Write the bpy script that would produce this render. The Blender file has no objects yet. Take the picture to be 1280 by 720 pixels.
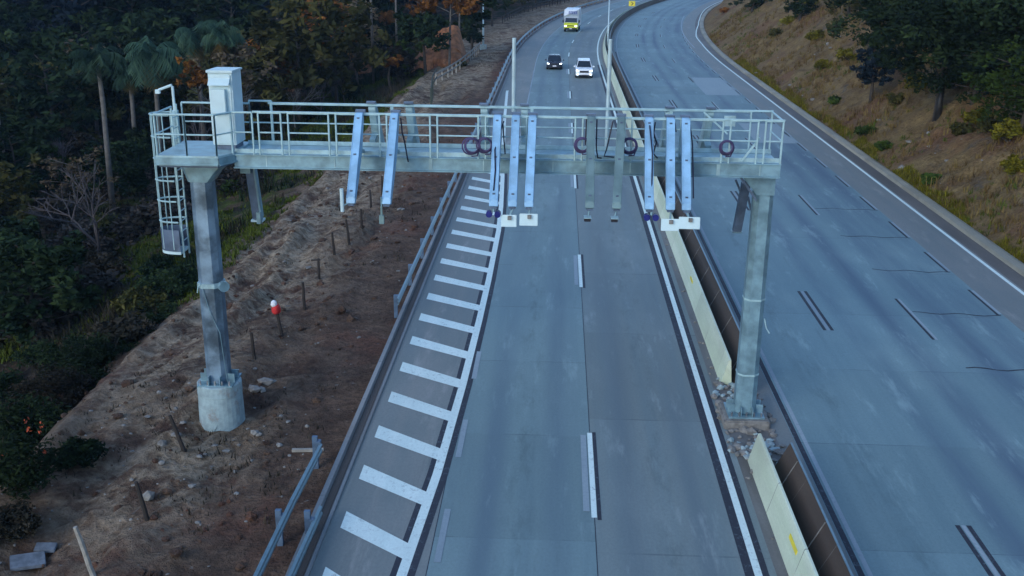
import bpy, bmesh, math, random
import numpy as np
from mathutils import Vector, Matrix
random.seed(11); RNG = np.random.default_rng(5)
S = bpy.context.scene
COL = S.collection

# ------------------------------------------------------------------ camera
CF, CTH, CPS, CRO, CH, CX = 1300.0, 0.322419, 0.041690, 0.010084, 13.7207, -1.11696
_F = np.array([-math.sin(CPS)*math.cos(CTH), math.cos(CPS)*math.cos(CTH), -math.sin(CTH)])
_R = np.array([math.cos(CPS), math.sin(CPS), 0.0]); _U = np.cross(_R, _F)
_R, _U = math.cos(CRO)*_R + math.sin(CRO)*_U, -math.sin(CRO)*_R + math.cos(CRO)*_U
CAMP = np.array([CX, 0.0, CH])
cd = bpy.data.cameras.new('camera'); cam = bpy.data.objects.new('camera', cd); COL.objects.link(cam)
cam.matrix_world = Matrix([[_R[0], _U[0], -_F[0], CX], [_R[1], _U[1], -_F[1], 0], [_R[2], _U[2], -_F[2], CH], [0, 0, 0, 1]])
cd.sensor_width = 36; cd.lens = CF/1280*36; cd.clip_end = 6000; cd.clip_start = 0.1
S.camera = cam
# ------------------------------------------------------------------ light
SUN_EL, SUN_AZ = math.radians(24), math.radians(215)     # azimuth clockwise from +y
w = bpy.data.worlds.new('World'); S.world = w; w.use_nodes = True
nt = w.node_tree; nt.nodes.clear()
sky = nt.nodes.new('ShaderNodeTexSky'); sky.sky_type = 'NISHITA'; sky.sun_disc = False
sky.sun_elevation = SUN_EL; sky.sun_rotation = SUN_AZ; sky.altitude = 900; sky.ozone_density = 2.6; sky.dust_density = 0.7
bg = nt.nodes.new('ShaderNodeBackground'); bg.inputs[1].default_value = 0.15
wo = nt.nodes.new('ShaderNodeOutputWorld')
nt.links.new(sky.outputs[0], bg.inputs[0]); nt.links.new(bg.outputs[0], wo.inputs[0])
sl = bpy.data.lights.new('sun', 'SUN'); sl.energy = 0.5; sl.angle = math.radians(25); sl.color = (1, .93, .80)
so = bpy.data.objects.new('sun', sl); COL.objects.link(so)
sd = Vector((math.sin(SUN_AZ)*math.cos(SUN_EL), math.cos(SUN_AZ)*math.cos(SUN_EL), math.sin(SUN_EL)))
so.rotation_euler = sd.to_track_quat('Z', 'Y').to_euler()
S.view_settings.view_transform = 'Standard'; S.view_settings.look = 'None'
S.view_settings.exposure = 1.25; S.view_settings.gamma = 1.0; S.view_settings.use_curve_mapping = False

# ------------------------------------------------------------------ noise, road frame, terrain
def _hash(ix, iy, seed):
    h = (ix.astype(np.int64)*374761393 + iy.astype(np.int64)*668265263 + seed*1442695041) & 0x7fffffff
    h = ((h ^ (h >> 13))*1274126177) & 0x7fffffff
    return ((h ^ (h >> 16)) & 0xffff)/65535.0
def vnoise(x, y, seed=0):
    x = np.asarray(x, float); y = np.asarray(y, float)
    ix, iy = np.floor(x), np.floor(y); fx, fy = x-ix, y-iy
    fx, fy = fx*fx*(3-2*fx), fy*fy*(3-2*fy)
    a, b = _hash(ix, iy, seed), _hash(ix+1, iy, seed); c, d = _hash(ix, iy+1, seed), _hash(ix+1, iy+1, seed)
    return (a*(1-fx)+b*fx)*(1-fy) + (c*(1-fx)+d*fx)*fy
def fbm(x, y, seed=0, n=4):
    s, a, t = 0, 1.0, 0
    for k in range(n):
        s = s + a*(vnoise(x, y, seed+k*17)-0.5); t += a; a *= .5; x = x*2.03; y = y*2.03
    return s/t*2
def sstep(a, b, x):
    t = np.clip((x-a)/(b-a), 0, 1); return t*t*(3-2*t)
S0, RC = 123.0, 556.0                       # the road is straight up to S0, then bends right with radius RC
def XY(s, d):
    s = np.asarray(s, float); d = np.asarray(d, float); ph = np.maximum(s-S0, 0)/RC
    return np.where(s <= S0, d, RC-(RC-d)*np.cos(ph)), np.where(s <= S0, s, S0+(RC-d)*np.sin(ph))
def SD(x, y):
    x = np.asarray(x, float); y = np.asarray(y, float)
    ph = np.arctan2(y-S0, RC-x); r = np.hypot(RC-x, y-S0)
    return np.where(y <= S0, y, S0+RC*ph), np.where(y <= S0, x, RC-r)
LP1 = ([6.3, 7, 9, 11.5, 14, 15.5, 16.3, 20, 26, 34, 45, 65, 90, 130, 180, 260, 400, 600],
       [-.14, -.2, -.35, -.45, -.75, -.95, -1.15, -2.7, -4.6, -6.4, -7.8, -8.2, -5, 8, 24, 52, 80, 84])
LP2 = ([6.3, 9, 12, 16, 24, 34, 50, 80, 120, 170, 260, 600], [-.14, -.2, -.1, -.3, -.5, -1.0, -2.5, 2, 16, 34, 60, 84])
RP = ([18.6, 20.0, 20.6, 23, 28, 36, 50, 80, 140, 420], [-.14, -.10, .15, 1.8, 5.4, 10.9, 19, 33, 50, 76])
def Hsd(s, d):
    s = np.asarray(s, float); d = np.asarray(d, float); D = -d
    zl = np.interp(D, *LP1); z2 = np.interp(D, *LP2); k = sstep(105, 185, s)
    zl = zl*(1-k) + z2*k
    x, y = XY(s, d)
    edge = sstep(6.8, 9.5, D)
    amp = .10 + .14*sstep(9, 13, D) + .35*sstep(16, 28, D) + 2.5*sstep(60, 140, D)
    n = fbm(x*.16, y*.16, 3)*amp*1.3 + fbm(x*.9, y*.7, 9, 3)*(.10+.10*sstep(14, 20, D))
    ridge = .36*(vnoise(D*1.1+fbm(x*.25, y*.12, 5)*1.5, y*.10, 19)-.5)*2*sstep(8.5, 10.5, D)*(1-sstep(19, 24, D))
    track = ridge - .16*np.exp(-((D-13.3-.4*np.sin(s*.1))/.35)**2) - .12*np.exp(-((D-15.0-.4*np.sin(s*.1))/.35)**2) + .28*np.exp(-((D-15.9-.5*np.sin(s*.23))/.45)**2)
    lump = np.abs(fbm(x*1.9, y*1.9, 71, 3))*.37*sstep(8.5, 10, D)*(1-sstep(24, 30, D))*(1-sstep(90, 130, s))      # dug, lumpy earth close to the works
    zl = zl + edge*(n + track*(1-k)) + lump
    # excavated flat round the pedestal
    zr = np.interp(d, *RP); er = sstep(20.2, 22.5, d)
    zr = zr + er*(fbm(x*.11, y*.11, 31)*(.5+.06*np.clip(d-20, 0, 40)) + fbm(x*.8, y*.8, 37, 3)*.6)
    return np.where(d < -6.3, zl, np.where(d > 18.6, zr, -.14))
def H(x, y):
    s, d = SD(x, y); return float(Hsd(s, d))
def ray(px, py):
    v = _F + (px-640)/CF*_R - (py-360)/CF*_U; return v/np.linalg.norm(v)
def hit(px, py):
    v = ray(px, py); t = np.concatenate([np.arange(12, 150, .1), np.arange(150, 700, .5)])
    P = CAMP[None] + t[:, None]*v[None]
    s, d = SD(P[:, 0], P[:, 1]); g = P[:, 2] - Hsd(s, d)
    i = int(np.argmax(g < 0)) if (g < 0).any() else len(t)-1
    return Vector((float(P[i, 0]), float(P[i, 1]), H(P[i, 0], P[i, 1])))
def gpt(px, py, z=0.0):
    v = ray(px, py); t = (z-CH)/v[2]; p = CAMP+t*v; return Vector(p)
def frame(s, d):
    x, y = XY(s, d); ph = max(s-S0, 0)/RC
    return float(x), float(y), -ph           # heading: rotate +y by -ph about z
def depth(p): return float((np.array(p)-CAMP) @ _F)

# ------------------------------------------------------------------ materials
MATS = {}
def newmat(name):
    m = bpy.data.materials.new(name); m.use_nodes = True; m.node_tree.nodes.clear()
    return m, m.node_tree
class NT:
    def __init__(s, nt): s.nt = nt
    def n(s, t, **k):
        x = s.nt.nodes.new(t)
        for a, b in k.items():
            if a.startswith('_'): setattr(x, a[1:], b)
        return x
    def l(s, a, b): s.nt.links.new(a, b)
    def noise(s, vec, scale, det=5, rough=.6):
        x = s.n('ShaderNodeTexNoise'); x.inputs['Scale'].default_value = scale; x.inputs['Detail'].default_value = det; x.inputs['Roughness'].default_value = rough
        if vec is not None: s.l(vec, x.inputs['Vector'])
        return x.outputs['Fac']
    def ramp(s, fac, lo, hi, a=0., b=1.):
        x = s.n('ShaderNodeMapRange'); x.interpolation_type = 'SMOOTHSTEP'
        x.inputs[1].default_value = lo; x.inputs[2].default_value = hi; x.inputs[3].default_value = a; x.inputs[4].default_value = b
        s.l(fac, x.inputs[0]); return x.outputs[0]
    def mix(s, fac, a, b, mode='MIX'):
        x = s.n('ShaderNodeMix'); x.data_type = 'RGBA'; x.blend_type = mode
        for sock, v in ((x.inputs[0], fac), (x.inputs[6], a), (x.inputs[7], b)):
            if isinstance(v, (int, float)): sock.default_value = v
            elif isinstance(v, tuple): sock.default_value = (*v, 1)
            else: s.l(v, sock)
        return x.outputs[2]
    def math(s, op, a, b=0.):
        x = s.n('ShaderNodeMath'); x.operation = op
        for i, v in enumerate((a, b)):
            if isinstance(v, (int, float)): x.inputs[i].default_value = v
            else: s.l(v, x.inputs[i])
        return x.outputs[0]
    def mapping(s, vec, sc):
        x = s.n('ShaderNodeMapping'); x.inputs['Scale'].default_value = sc; s.l(vec, x.inputs['Vector']); return x.outputs[0]
    def out(s, col, rough=.7, metal=0., bump=None, bstr=.3, bdist=.02, emit=None, estr=0, spec=.4):
        p = s.n('ShaderNodeBsdfPrincipled'); o = s.n('ShaderNodeOutputMaterial')
        if isinstance(col, tuple): p.inputs['Base Color'].default_value = (*col, 1)
        else: s.l(col, p.inputs['Base Color'])
        if isinstance(rough, (int, float)): p.inputs['Roughness'].default_value = rough
        else: s.l(rough, p.inputs['Roughness'])
        p.inputs['Metallic'].default_value = metal; p.inputs['Specular IOR Level'].default_value = spec
        if emit: p.inputs['Emission Color'].default_value = (*emit, 1); p.inputs['Emission Strength'].default_value = estr
        if bump is not None:
            b = s.n('ShaderNodeBump'); b.inputs['Strength'].default_value = bstr; b.inputs['Distance'].default_value = bdist
            s.l(bump, b.inputs['Height']); s.l(b.outputs[0], p.inputs['Normal'])
        s.l(p.outputs[0], o.inputs[0]); return p
def simple(name, col, rough=.6, metal=0., var=.25, scale=3., spec=.4, emit=None, estr=0, dirt=None):
    m, t = newmat(name); N = NT(t)
    co = N.n('ShaderNodeTexCoord').outputs['Object']
    f = N.ramp(N.noise(co, scale), .3, .7)
    a = tuple(c*(1-var) for c in col); b = tuple(min(1, c*(1+var*.6)) for c in col)
    c = N.mix(f, a, b)
    if dirt:
        g = N.ramp(N.noise(co, scale*.6, 7, .7), .5, .72); c = N.mix(g, c, dirt)
    N.out(c, N.ramp(f, 0, 1, max(.05, rough-.08), min(1, rough+.08)), metal, emit=emit, estr=estr, spec=spec)
    MATS[name] = m; return m
simple('galvanised', (.20, .325, .37), .42, .3, .30, 2.2)
simple('galvanised_mottled', (.17, .25, .32), .40, .4, .6, 1.4)
simple('deck_metal', (.32, .46, .48), .5, .2, .25, 3)
simple('arm_paint', (.27, .47, .64), .45, .1, .2, 2, dirt=(.22, .36, .47))
simple('white_paint', (.50, .64, .65), .4, 0, .08, 2)
simple('rail_paint', (.36, .52, .53), .45, .15, .15, 4)
simple('grey_arm', (.15, .23, .23), .5, .3, .2, 2)
simple('slate_metal', (.10, .14, .20), .5, .3, .3, 3)
simple('dark_plastic', (.012, .013, .02), .5)
simple('blue_plastic', (.01, .015, .14), .35)
simple('purple_cable', (.065, .05, .12), .7)
simple('black_cable', (.012, .012, .03), .5)
simple('concrete', (.28, .37, .38), .85, 0, .22, 4, dirt=(.22, .2, .18))
simple('slab_grey', (.15, .17, .19), .9, 0, .35, 5)
simple('rubble', (.21, .20, .18), .9, 0, .4, 5)
simple('wood_post', (.032, .026, .022), .9, 0, .4, 6)
simple('pale_wood', (.30, .28, .24), .9, 0, .3, 5)
simple('trunk_bark', (.05, .042, .034), .95, 0, .4, 3)
simple('pale_bark', (.13, .12, .105), .95, 0, .35, 3)
simple('bare_twig', (.075, .065, .065), .95, 0, .3, 3)
simple('tyre', (.012, .012, .013), .8)
simple('glass_dark', (.012, .018, .025), .08, 0, .1, spec=.8)
simple('car_white', (.74, .78, .80), .25, 0, .04)
simple('car_dark', (.045, .055, .075), .22, .3, .08)
simple('truck_lime', (.62, .66, .04), .3, 0, .06)
simple('truck_white', (.62, .68, .72), .35, 0, .05)
simple('lettering_blue', (.03, .06, .30), .5)
simple('rim_metal', (.4, .42, .44), .35, .8)
simple('headlight_glass', (.8, .85, .9), .1, 0, .02, emit=(.85, .95, 1), estr=2.2)
simple('red_cloth', (.55, .03, .03), .8, 0, .2, 8)
simple('white_cloth', (.7, .72, .75), .8, 0, .1, 8)
simple('sign_yellow', (.75, .62, .05), .5, 0, .08)
simple('sign_black', (.02, .02, .02), .5)
simple('pole_metal', (.40, .52, .54), .4, .2, .1)
simple('guard_metal', (.17, .25, .28), .45, .4, .3, 2)
simple('guard_post_metal', (.10, .16, .24), .5, .3, .3, 3)
simple('mesh_green', (.05, .065, .05), .8, 0, .3)
simple('orange_flower', (.42, .07, .02), .7, 0, .2)

def foliage(name, cols, rough=.75):
    m, t = newmat(name); N = NT(t)
    at = N.n('ShaderNodeAttribute', _attribute_name='tone').outputs['Fac']
    oi = N.n('ShaderNodeObjectInfo').outputs['Random']
    c = N.mix(N.ramp(at, 0, .55), cols[0], cols[1]); c = N.mix(N.ramp(at, .5, 1), c, cols[2])
    k = N.ramp(oi, 0, 1, .7, 1.3)
    mm = N.n('ShaderNodeVectorMath', _operation='SCALE'); N.l(c, mm.inputs[0]); N.l(k, mm.inputs['Scale'])
    N.out(mm.outputs[0], .9, spec=.06); MATS[name] = m
foliage('leaf_dark', ((.007, .014, .008), (.014, .026, .012), (.028, .044, .016)))
foliage('leaf_green', ((.014, .026, .007), (.030, .052, .011), (.06, .09, .018)))
foliage('leaf_navy_haze', ((.006, .012, .018), (.010, .018, .026), (.018, .027, .033)))  # dark blue green leaves, bluish distance haze mixed into the colour
foliage('leaf_tan', ((.06, .045, .032), (.12, .092, .058), (.20, .155, .09)))
foliage('leaf_olive', ((.024, .028, .011), (.055, .056, .018), (.11, .10, .032)))
foliage('leaf_yellow', ((.05, .05, .008), (.12, .11, .012), (.22, .19, .02)))
foliage('leaf_orange_sun_tint', ((.07, .032, .012), (.18, .075, .02), (.32, .14, .035)))  # autumn orange that also carries warm low sun painted on the far crowns
foliage('palm_leaf', ((.012, .027, .019), (.026, .054, .036), (.05, .085, .05)))
foliage('palm_dead', ((.05, .04, .018), (.10, .075, .03), (.16, .12, .045)))
foliage('dry_grass', ((.085, .052, .022), (.17, .112, .042), (.26, .195, .06)))
foliage('green_grass', ((.04, .056, .010), (.08, .108, .016), (.14, .16, .03)))
foliage('scrub_grey', ((.018, .020, .016), (.040, .038, .032), (.085, .072, .062)))
foliage('scrub', ((.012, .013, .010), (.026, .024, .017), (.055, .045, .032)))

def road_mat(name, c1, c2, c3, joint=5.6, jcol=(.05, .06, .07), jstr=.5, streak=.6, track=None, tcol=None, wear=None, drips=None):
    m, t = newmat(name); N = NT(t)
    uv = N.n('ShaderNodeUVMap', _uv_map='sd').outputs[0]
    sp = N.n('ShaderNodeSeparateXYZ'); N.l(uv, sp.inputs[0])
    st = N.noise(N.mapping(uv, (1.5, .05, 1)), 1.0, 6, .65)
    pt = N.noise(N.mapping(uv, (.30, .12, 1)), 1.0, 5, .6)
    fi = N.noise(N.mapping(uv, (14, 9, 1)), 1.0, 6, .75)
    c = N.mix(N.ramp(st, .32, .68), c1, c2)
    c = N.mix(N.ramp(pt, .45, .75, 0, streak), c, c3)
    # slab to slab difference
    if joint:
        j = N.math('FRACT', N.math('DIVIDE', N.math('ADD', sp.outputs[1], .5), joint))
        fl = N.math('FLOOR', N.math('DIVIDE', N.math('ADD', sp.outputs[1], .5), joint))
        wn = N.n('ShaderNodeTexWhiteNoise', _noise_dimensions='1D'); N.l(fl, wn.inputs['W'])
        sc = N.ramp(wn.outputs['Value'], 0, 1, .92, 1.06)
        v = N.n('ShaderNodeVectorMath', _operation='SCALE'); N.l(c, v.inputs[0]); N.l(sc, v.inputs['Scale']); c = v.outputs[0]
        wob = N.math('MULTIPLY', N.math('SUBTRACT', N.noise(uv, 1.2, 3), .5), .012)
        jj = N.math('LESS_THAN', N.math('ADD', j, wob), .0075)
        brk = N.ramp(N.noise(N.mapping(uv, (.6, .2, 1)), 1, 3), .40, .6)
        c = N.mix(N.math('MULTIPLY', N.math('MULTIPLY', jj, brk), jstr), c, jcol)
    if track:
        tot = None
        for (d0, wd) in track:
            q = N.math('DIVIDE', N.math('SUBTRACT', sp.outputs[0], d0), wd)
            g = N.math('POWER', 2.718, N.math('MULTIPLY', N.math('MULTIPLY', q, q), -1.0))
            tot = g if tot is None else N.math('MAXIMUM', tot, g)
        vary = N.ramp(N.noise(N.mapping(uv, (.45, .035, 1)), 1, 6, .65), .28, .66)
        c = N.mix(N.math('MULTIPLY', N.math('MULTIPLY', tot, vary), .92), c, tcol)
    c = N.mix(N.ramp(fi, .3, .75, 0, .35), c, tuple(x*.62 for x in c1))
    sto = N.ramp(N.noise(N.mapping(uv, (2.2, 1.6, 1)), 1, 4, .7), .70, .76, 0, .45)
    c = N.mix(sto, c, tuple(x*.45 for x in c1))
    if drips:
        q = N.math('DIVIDE', N.math('SUBTRACT', sp.outputs[0], drips), .45)
        g = N.math('POWER', 2.718, N.math('MULTIPLY', N.math('MULTIPLY', q, q), -1.0))
        sm = N.ramp(N.noise(N.mapping(uv, (2.0, .5, 1)), 1, 6, .75), .45, .70)
        c = N.mix(N.math('MULTIPLY', N.math('MULTIPLY', g, sm), .5), c, tuple(x*.5 for x in c1))
    if name.startswith(('concrete', 'right', 'shoulder')):
        lp = N.ramp(N.noise(N.mapping(uv, (.9, .16, 1)), 1.3, 7, .72), .54, .70, 0, .50); c = N.mix(lp, c, tuple(min(1, x*1.25) for x in c3))
        dk = N.ramp(N.noise(N.mapping(uv, (1.1, .10, 1)), 1.7, 7, .75), .58, .74, 0, .45); c = N.mix(dk, c, tuple(x*.6 for x in c1))
    if wear:
        wr = N.ramp(N.noise(N.mapping(uv, (7, 5, 1)), 1, 7, .8), .52, .66, 0, .75); wb = N.ramp(N.noise(N.mapping(uv, (.9, .5, 1)), 1, 4, .6), .35, .65, .25, 1)
        c = N.mix(N.math('MULTIPLY', wr, wb), c, wear)
    N.out(c, N.ramp(st, .2, .8, .62, .82), bump=fi, bstr=.25, bdist=.01, spec=.35); MATS[name] = m
road_mat('concrete_lane', (.145, .215, .225), (.185, .265, .265), (.225, .305, .30), track=[(-2.7, .35), (-.9, .35)], tcol=(.105, .155, .185), drips=-1.8)
road_mat('concrete_lane_worn', (.150, .195, .195), (.190, .228, .218), (.235, .275, .265), track=[(1.0, .4), (2.8, .4)], tcol=(.115, .15, .165), joint=7.3, drips=1.9)
road_mat('shoulder_asphalt', (.155, .185, .180), (.200, .218, .206), (.27, .27, .25), joint=0, streak=.7)
road_mat('right_concrete', (.135, .218, .235), (.175, .268, .28), (.235, .33, .325), joint=5.6, jcol=(.04, .05, .08), jstr=.45, track=[(14.0, .7), (15.6, .8), (11.8, .45), (10.2, .4)], tcol=(.075, .115, .165), drips=7.6)
road_mat('right_shoulder', (.150, .178, .175), (.195, .212, .202), (.24, .24, .22), joint=0)
road_mat('patch_concrete', (.22, .29, .31), (.26, .33, .35), (.3, .36, .37), joint=0)
road_mat('median_dirt', (.13, .13, .125), (.21, .21, .20), (.10, .085, .07), joint=0, streak=.9)
road_mat('gutter_concrete', (.17, .19, .20), (.26, .27, .27), (.12, .10, .085), joint=3, jstr=.8, streak=.9)
road_mat('kerb_concrete', (.24, .23, .18), (.34, .31, .23), (.15, .12, .075), joint=1.0, jstr=.6, streak=.9)
road_mat('line_white', (.64, .77, .72), (.75, .86, .80), (.50, .60, .57), joint=0, streak=.5, wear=(.2, .24, .24))
road_mat('line_faded', (.24, .30, .33), (.33, .39, .41), (.19, .24, .27), joint=0, streak=.9, wear=(.17, .22, .24))
road_mat('line_black', (.018, .020, .030), (.030, .032, .045), (.05, .055, .07), joint=0, streak=.5, wear=(.13, .17, .19))
road_mat('barrier_yellow', (.54, .62, .44), (.66, .72, .56), (.34, .36, .28), joint=3.0, jcol=(.12, .11, .09), jstr=1.0, streak=.75)
road_mat('barrier_brown', (.050, .036, .028), (.080, .058, .043), (.11, .08, .055), joint=3.0, jcol=(.16, .14, .12), jstr=.9, streak=.6)

def ground_mat():
    m, t = newmat('earth'); N = NT(t)
    geo = N.n('ShaderNodeNewGeometry'); P = geo.outputs['Position']
    zn = N.n('ShaderNodeAttribute', _attribute_name='zone'); sp = N.n('ShaderNodeSeparateColor'); N.l(zn.outputs['Color'], sp.inputs[0])
    big = N.noise(P, .16, 6, .65); med = N.noise(P, .75, 7, .68); fin = N.noise(P, 5.0, 7, .72); cl = N.noise(P, 2.2, 5, .65)
    dirt = N.mix(N.ramp(med, .35, .68), (.072, .043, .031), (.160, .104, .072))
    dirt = N.mix(N.ramp(big, .50, .66, 0, .8), dirt, (.150, .070, .046))            # red earth
    pale = N.mix(N.ramp(cl, .4, .6), (.25, .185, .120), (.38, .30, .21))
    dirt = N.mix(N.math('MULTIPLY', N.ramp(N.noise(P, .55, 6, .7), .36, .56), sp.outputs[1]), dirt, pale)
    stone = N.ramp(N.noise(P, 3.1, 3, .6), .66, .73, 0, .8)
    dirt = N.mix(stone, dirt, (.20, .18, .16))
    green = N.mix(N.ramp(med, .3, .7), (.010, .015, .006), (.034, .042, .014))
    green = N.mix(N.ramp(N.noise(P, .35, 5, .65), .45, .62), green, (.026, .023, .018))
    lush = N.mix(N.ramp(med, .3, .7), (.030, .044, .010), (.085, .105, .022))
    green = N.mix(N.math('MULTIPLY', zn.outputs['Alpha'], N.ramp(N.noise(P, .28, 5, .65), .36, .56)), green, lush)
    c = N.mix(N.math('MULTIPLY', N.ramp(N.noise(P, .3, 6, .7), .34, .56), sp.outputs[0]), dirt, green)
    dry = N.mix(N.ramp(med, .3, .7), (.13, .083, .040), (.26, .178, .078))
    dry = N.mix(N.ramp(big, .50, .64, 0, .75), dry, (.17, .085, .048))
    dry = N.mix(N.ramp(N.noise(P, .5, 6, .7), .55, .7, 0, .7), dry, (.095, .090, .080))   # grey rock patches
    c = N.mix(sp.outputs[2], c, dry)
    fc = N.ramp(fin, .25, .75, .62, 1.25)
    v = N.n('ShaderNodeVectorMath', _operation='SCALE'); N.l(c, v.inputs[0]); N.l(fc, v.inputs['Scale'])
    h = N.math('ADD', N.math('MULTIPLY', fin, .5), cl)
    N.out(v.outputs[0], .95, bump=h, bstr=1.0, bdist=.35, spec=.12); MATS['earth'] = m
ground_mat()
simple('orange_earth_sun_tint', (.32, .135, .06), .95, 0, .45, 1.4, dirt=(.10, .06, .03))  # orange soil, with the warm sun spots of the far hill put into its colour

# ------------------------------------------------------------------ mesh helpers
class MB:
    def __init__(s): s.v = []; s.f = []; s.uv = None; s.tone = []
    def add(s, vs, fs):
        o = len(s.v); s.v += [tuple(p) for p in vs]; s.f += [tuple(i+o for i in q) for q in fs]; return s
    def box(s, c, sz, M=None):
        x, y, z = (k/2 for k in sz); c = Vector(c)
        vs = [Vector((a*x, b*y, e*z)) for a in (-1, 1) for b in (-1, 1) for e in (-1, 1)]
        vs = [(M @ p if M is not None else p)+c for p in vs]
        return s.add(vs, [(0, 1, 3, 2), (4, 6, 7, 5), (0, 4, 5, 1), (2, 3, 7, 6), (0, 2, 6, 4), (1, 5, 7, 3)])
    def bar(s, p, q, wx, wz=None, up=(0, 0, 1)):
        p, q = Vector(p), Vector(q); wz = wz or wx; t = (q-p).normalized(); u = Vector(up)
        if abs(t.dot(u)) > .99: u = Vector((0, 1, 0))
        a = t.cross(u).normalized()*wx/2; b = a.normalized().cross(t).normalized()*wz/2
        vs = [p-a-b, p+a-b, p+a+b, p-a+b, q-a-b, q+a-b, q+a+b, q-a+b]
        return s.add(vs, [(3, 2, 1, 0), (4, 5, 6, 7), (0, 1, 5, 4), (1, 2, 6, 5), (2, 3, 7, 6), (3, 0, 4, 7)])
    def tube(s, pts, r, n=8, cap=True):
        pts = [Vector(p) for p in pts]; m = len(pts); rs = r if isinstance(r, (list, tuple)) else [r]*m
        base = len(s.v); prev = None
        for i, p in enumerate(pts):
            t = (pts[min(i+1, m-1)]-pts[max(i-1, 0)]).normalized()
            a = prev if prev is not None else (Vector((0, 0, 1)) if abs(t.z) < .9 else Vector((1, 0, 0)))
            a = (a - t*a.dot(t)).normalized(); prev = a; b = t.cross(a)
            for k in range(n):
                th = 2*math.pi*k/n; s.v.append(tuple(p+(a*math.cos(th)+b*math.sin(th))*rs[i]))
        for i in range(m-1):
            for k in range(n):
                k2 = (k+1) % n; s.f.append((base+i*n+k, base+i*n+k2, base+(i+1)*n+k2, base+(i+1)*n+k))
        if cap: s.f.append(tuple(base+k for k in range(n))[::-1]); s.f.append(tuple(base+(m-1)*n+k for k in range(n)))
        return s
    def prism(s, poly, axis, a, b):
        # poly in the two other axes (order x,y,z without axis), extruded from a to b
        def mk(p, t):
            q = list(p); q.insert(axis, t); return q
        n = len(poly); vs = [mk(p, a) for p in poly]+[mk(p, b) for p in poly]
        return s.add(vs, [tuple(range(n))[::-1], tuple(range(n, 2*n))]+[(i, (i+1) % n, n+(i+1) % n, n+i) for i in range(n)])
    def loft(s, rings, cap=True, closed=True):
        n = len(rings[0]); base = len(s.v)
        for r in rings: s.v += [tuple(p) for p in r]
        for i in range(len(rings)-1):
            for k in range(n if closed else n-1):
                k2 = (k+1) % n; s.f.append((base+i*n+k, base+i*n+k2, base+(i+1)*n+k2, base+(i+1)*n+k))
        if cap: s.f.append(tuple(base+k for k in range(n))[::-1]); s.f.append(tuple(base+(len(rings)-1)*n+k for k in range(n)))
        return s
    def build(s, name, mat, parent=None, bevel=0, smooth=False):
        me = bpy.data.meshes.new(name); me.from_pydata(s.v, [], s.f)
        if s.uv is not None:
            l = me.uv_layers.new(name='sd'); li = np.empty(len(me.loops), int); me.loops.foreach_get('vertex_index', li)
            l.data.foreach_set('uv', np.asarray(s.uv, float)[li].ravel())
        if s.tone:
            a = me.attributes.new('tone', 'FLOAT', 'FACE'); a.data.foreach_set('value', np.asarray(s.tone, float))
        me.materials.append(MATS[mat] if isinstance(mat, str) else mat)
        bm = bmesh.new(); bm.from_mesh(me)
        if not s.tone and s.uv is None: bmesh.ops.recalc_face_normals(bm, faces=bm.faces)
        if bevel: bmesh.ops.bevel(bm, geom=[e for e in bm.edges if e.is_manifold and e.calc_face_angle(0) > .5], offset=bevel, segments=2, affect='EDGES', clamp_overlap=True)
        bm.to_mesh(me); bm.free()
        if smooth: me.polygons.foreach_set('use_smooth', [True]*len(me.polygons))
        o = bpy.data.objects.new(name, me); COL.objects.link(o)
        if parent is not None: o.parent = parent
        return o
def tag(o, label=None, cat=None, group=None, kind=None):
    if label: o['label'] = label
    if cat: o['category'] = cat
    if group: o['group'] = group
    if kind: o['kind'] = kind
    return o
def empty(name, loc=(0, 0, 0), rz=0):
    o = bpy.data.objects.new(name, None); o.empty_display_size = .3; COL.objects.link(o); o.location = loc; o.rotation_euler = (0, 0, rz); return o
def copy_tree(o, parent=None):
    c = o.copy(); COL.objects.link(c)
    if parent is not None: c.parent = parent
    for ch in list(o.children): copy_tree(ch, c)
    return c
def ribbon(name, mat, s0, s1, d0, d1, z=0., step=None, kind='structure', parent=None, thick=0):
    """strip of road surface; d0/d1 numbers or functions of s"""
    f0 = d0 if callable(d0) else (lambda s: d0); f1 = d1 if callable(d1) else (lambda s: d1)
    n = max(1, int(abs(s1-s0)/(step or 3.0))); b = MB(); b.uv = []
    for i in range(n+1):
        s_ = s0+(s1-s0)*i/n
        for d in (f0(s_), f1(s_)):
            x, y = XY(s_, d); b.v.append((float(x), float(y), z)); b.uv.append((d, s_))
    for i in range(n): b.f.append((2*i, 2*i+1, 2*i+3, 2*i+2))
    o = b.build(name, mat, parent)
    if kind: o['kind'] = kind
    return o
def sweep(prof, s0, s1, step=3.0, cap=True):
    """closed profile [(d,z)] swept along the road"""
    b = MB(); b.uv = []; n = max(1, int((s1-s0)/step)); m = len(prof)
    for i in range(n+1):
        s_ = s0+(s1-s0)*i/n
        for d, z in prof:
            x, y = XY(s_, d); b.v.append((float(x), float(y), z)); b.uv.append((d+z, s_))
    for i in range(n):
        for k in range(m):
            k2 = (k+1) % m; b.f.append((i*m+k, (i+1)*m+k, (i+1)*m+k2, i*m+k2))
    if cap: b.f.append(tuple(range(m))); b.f.append(tuple(n*m+k for k in range(m))[::-1])
    return b

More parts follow.
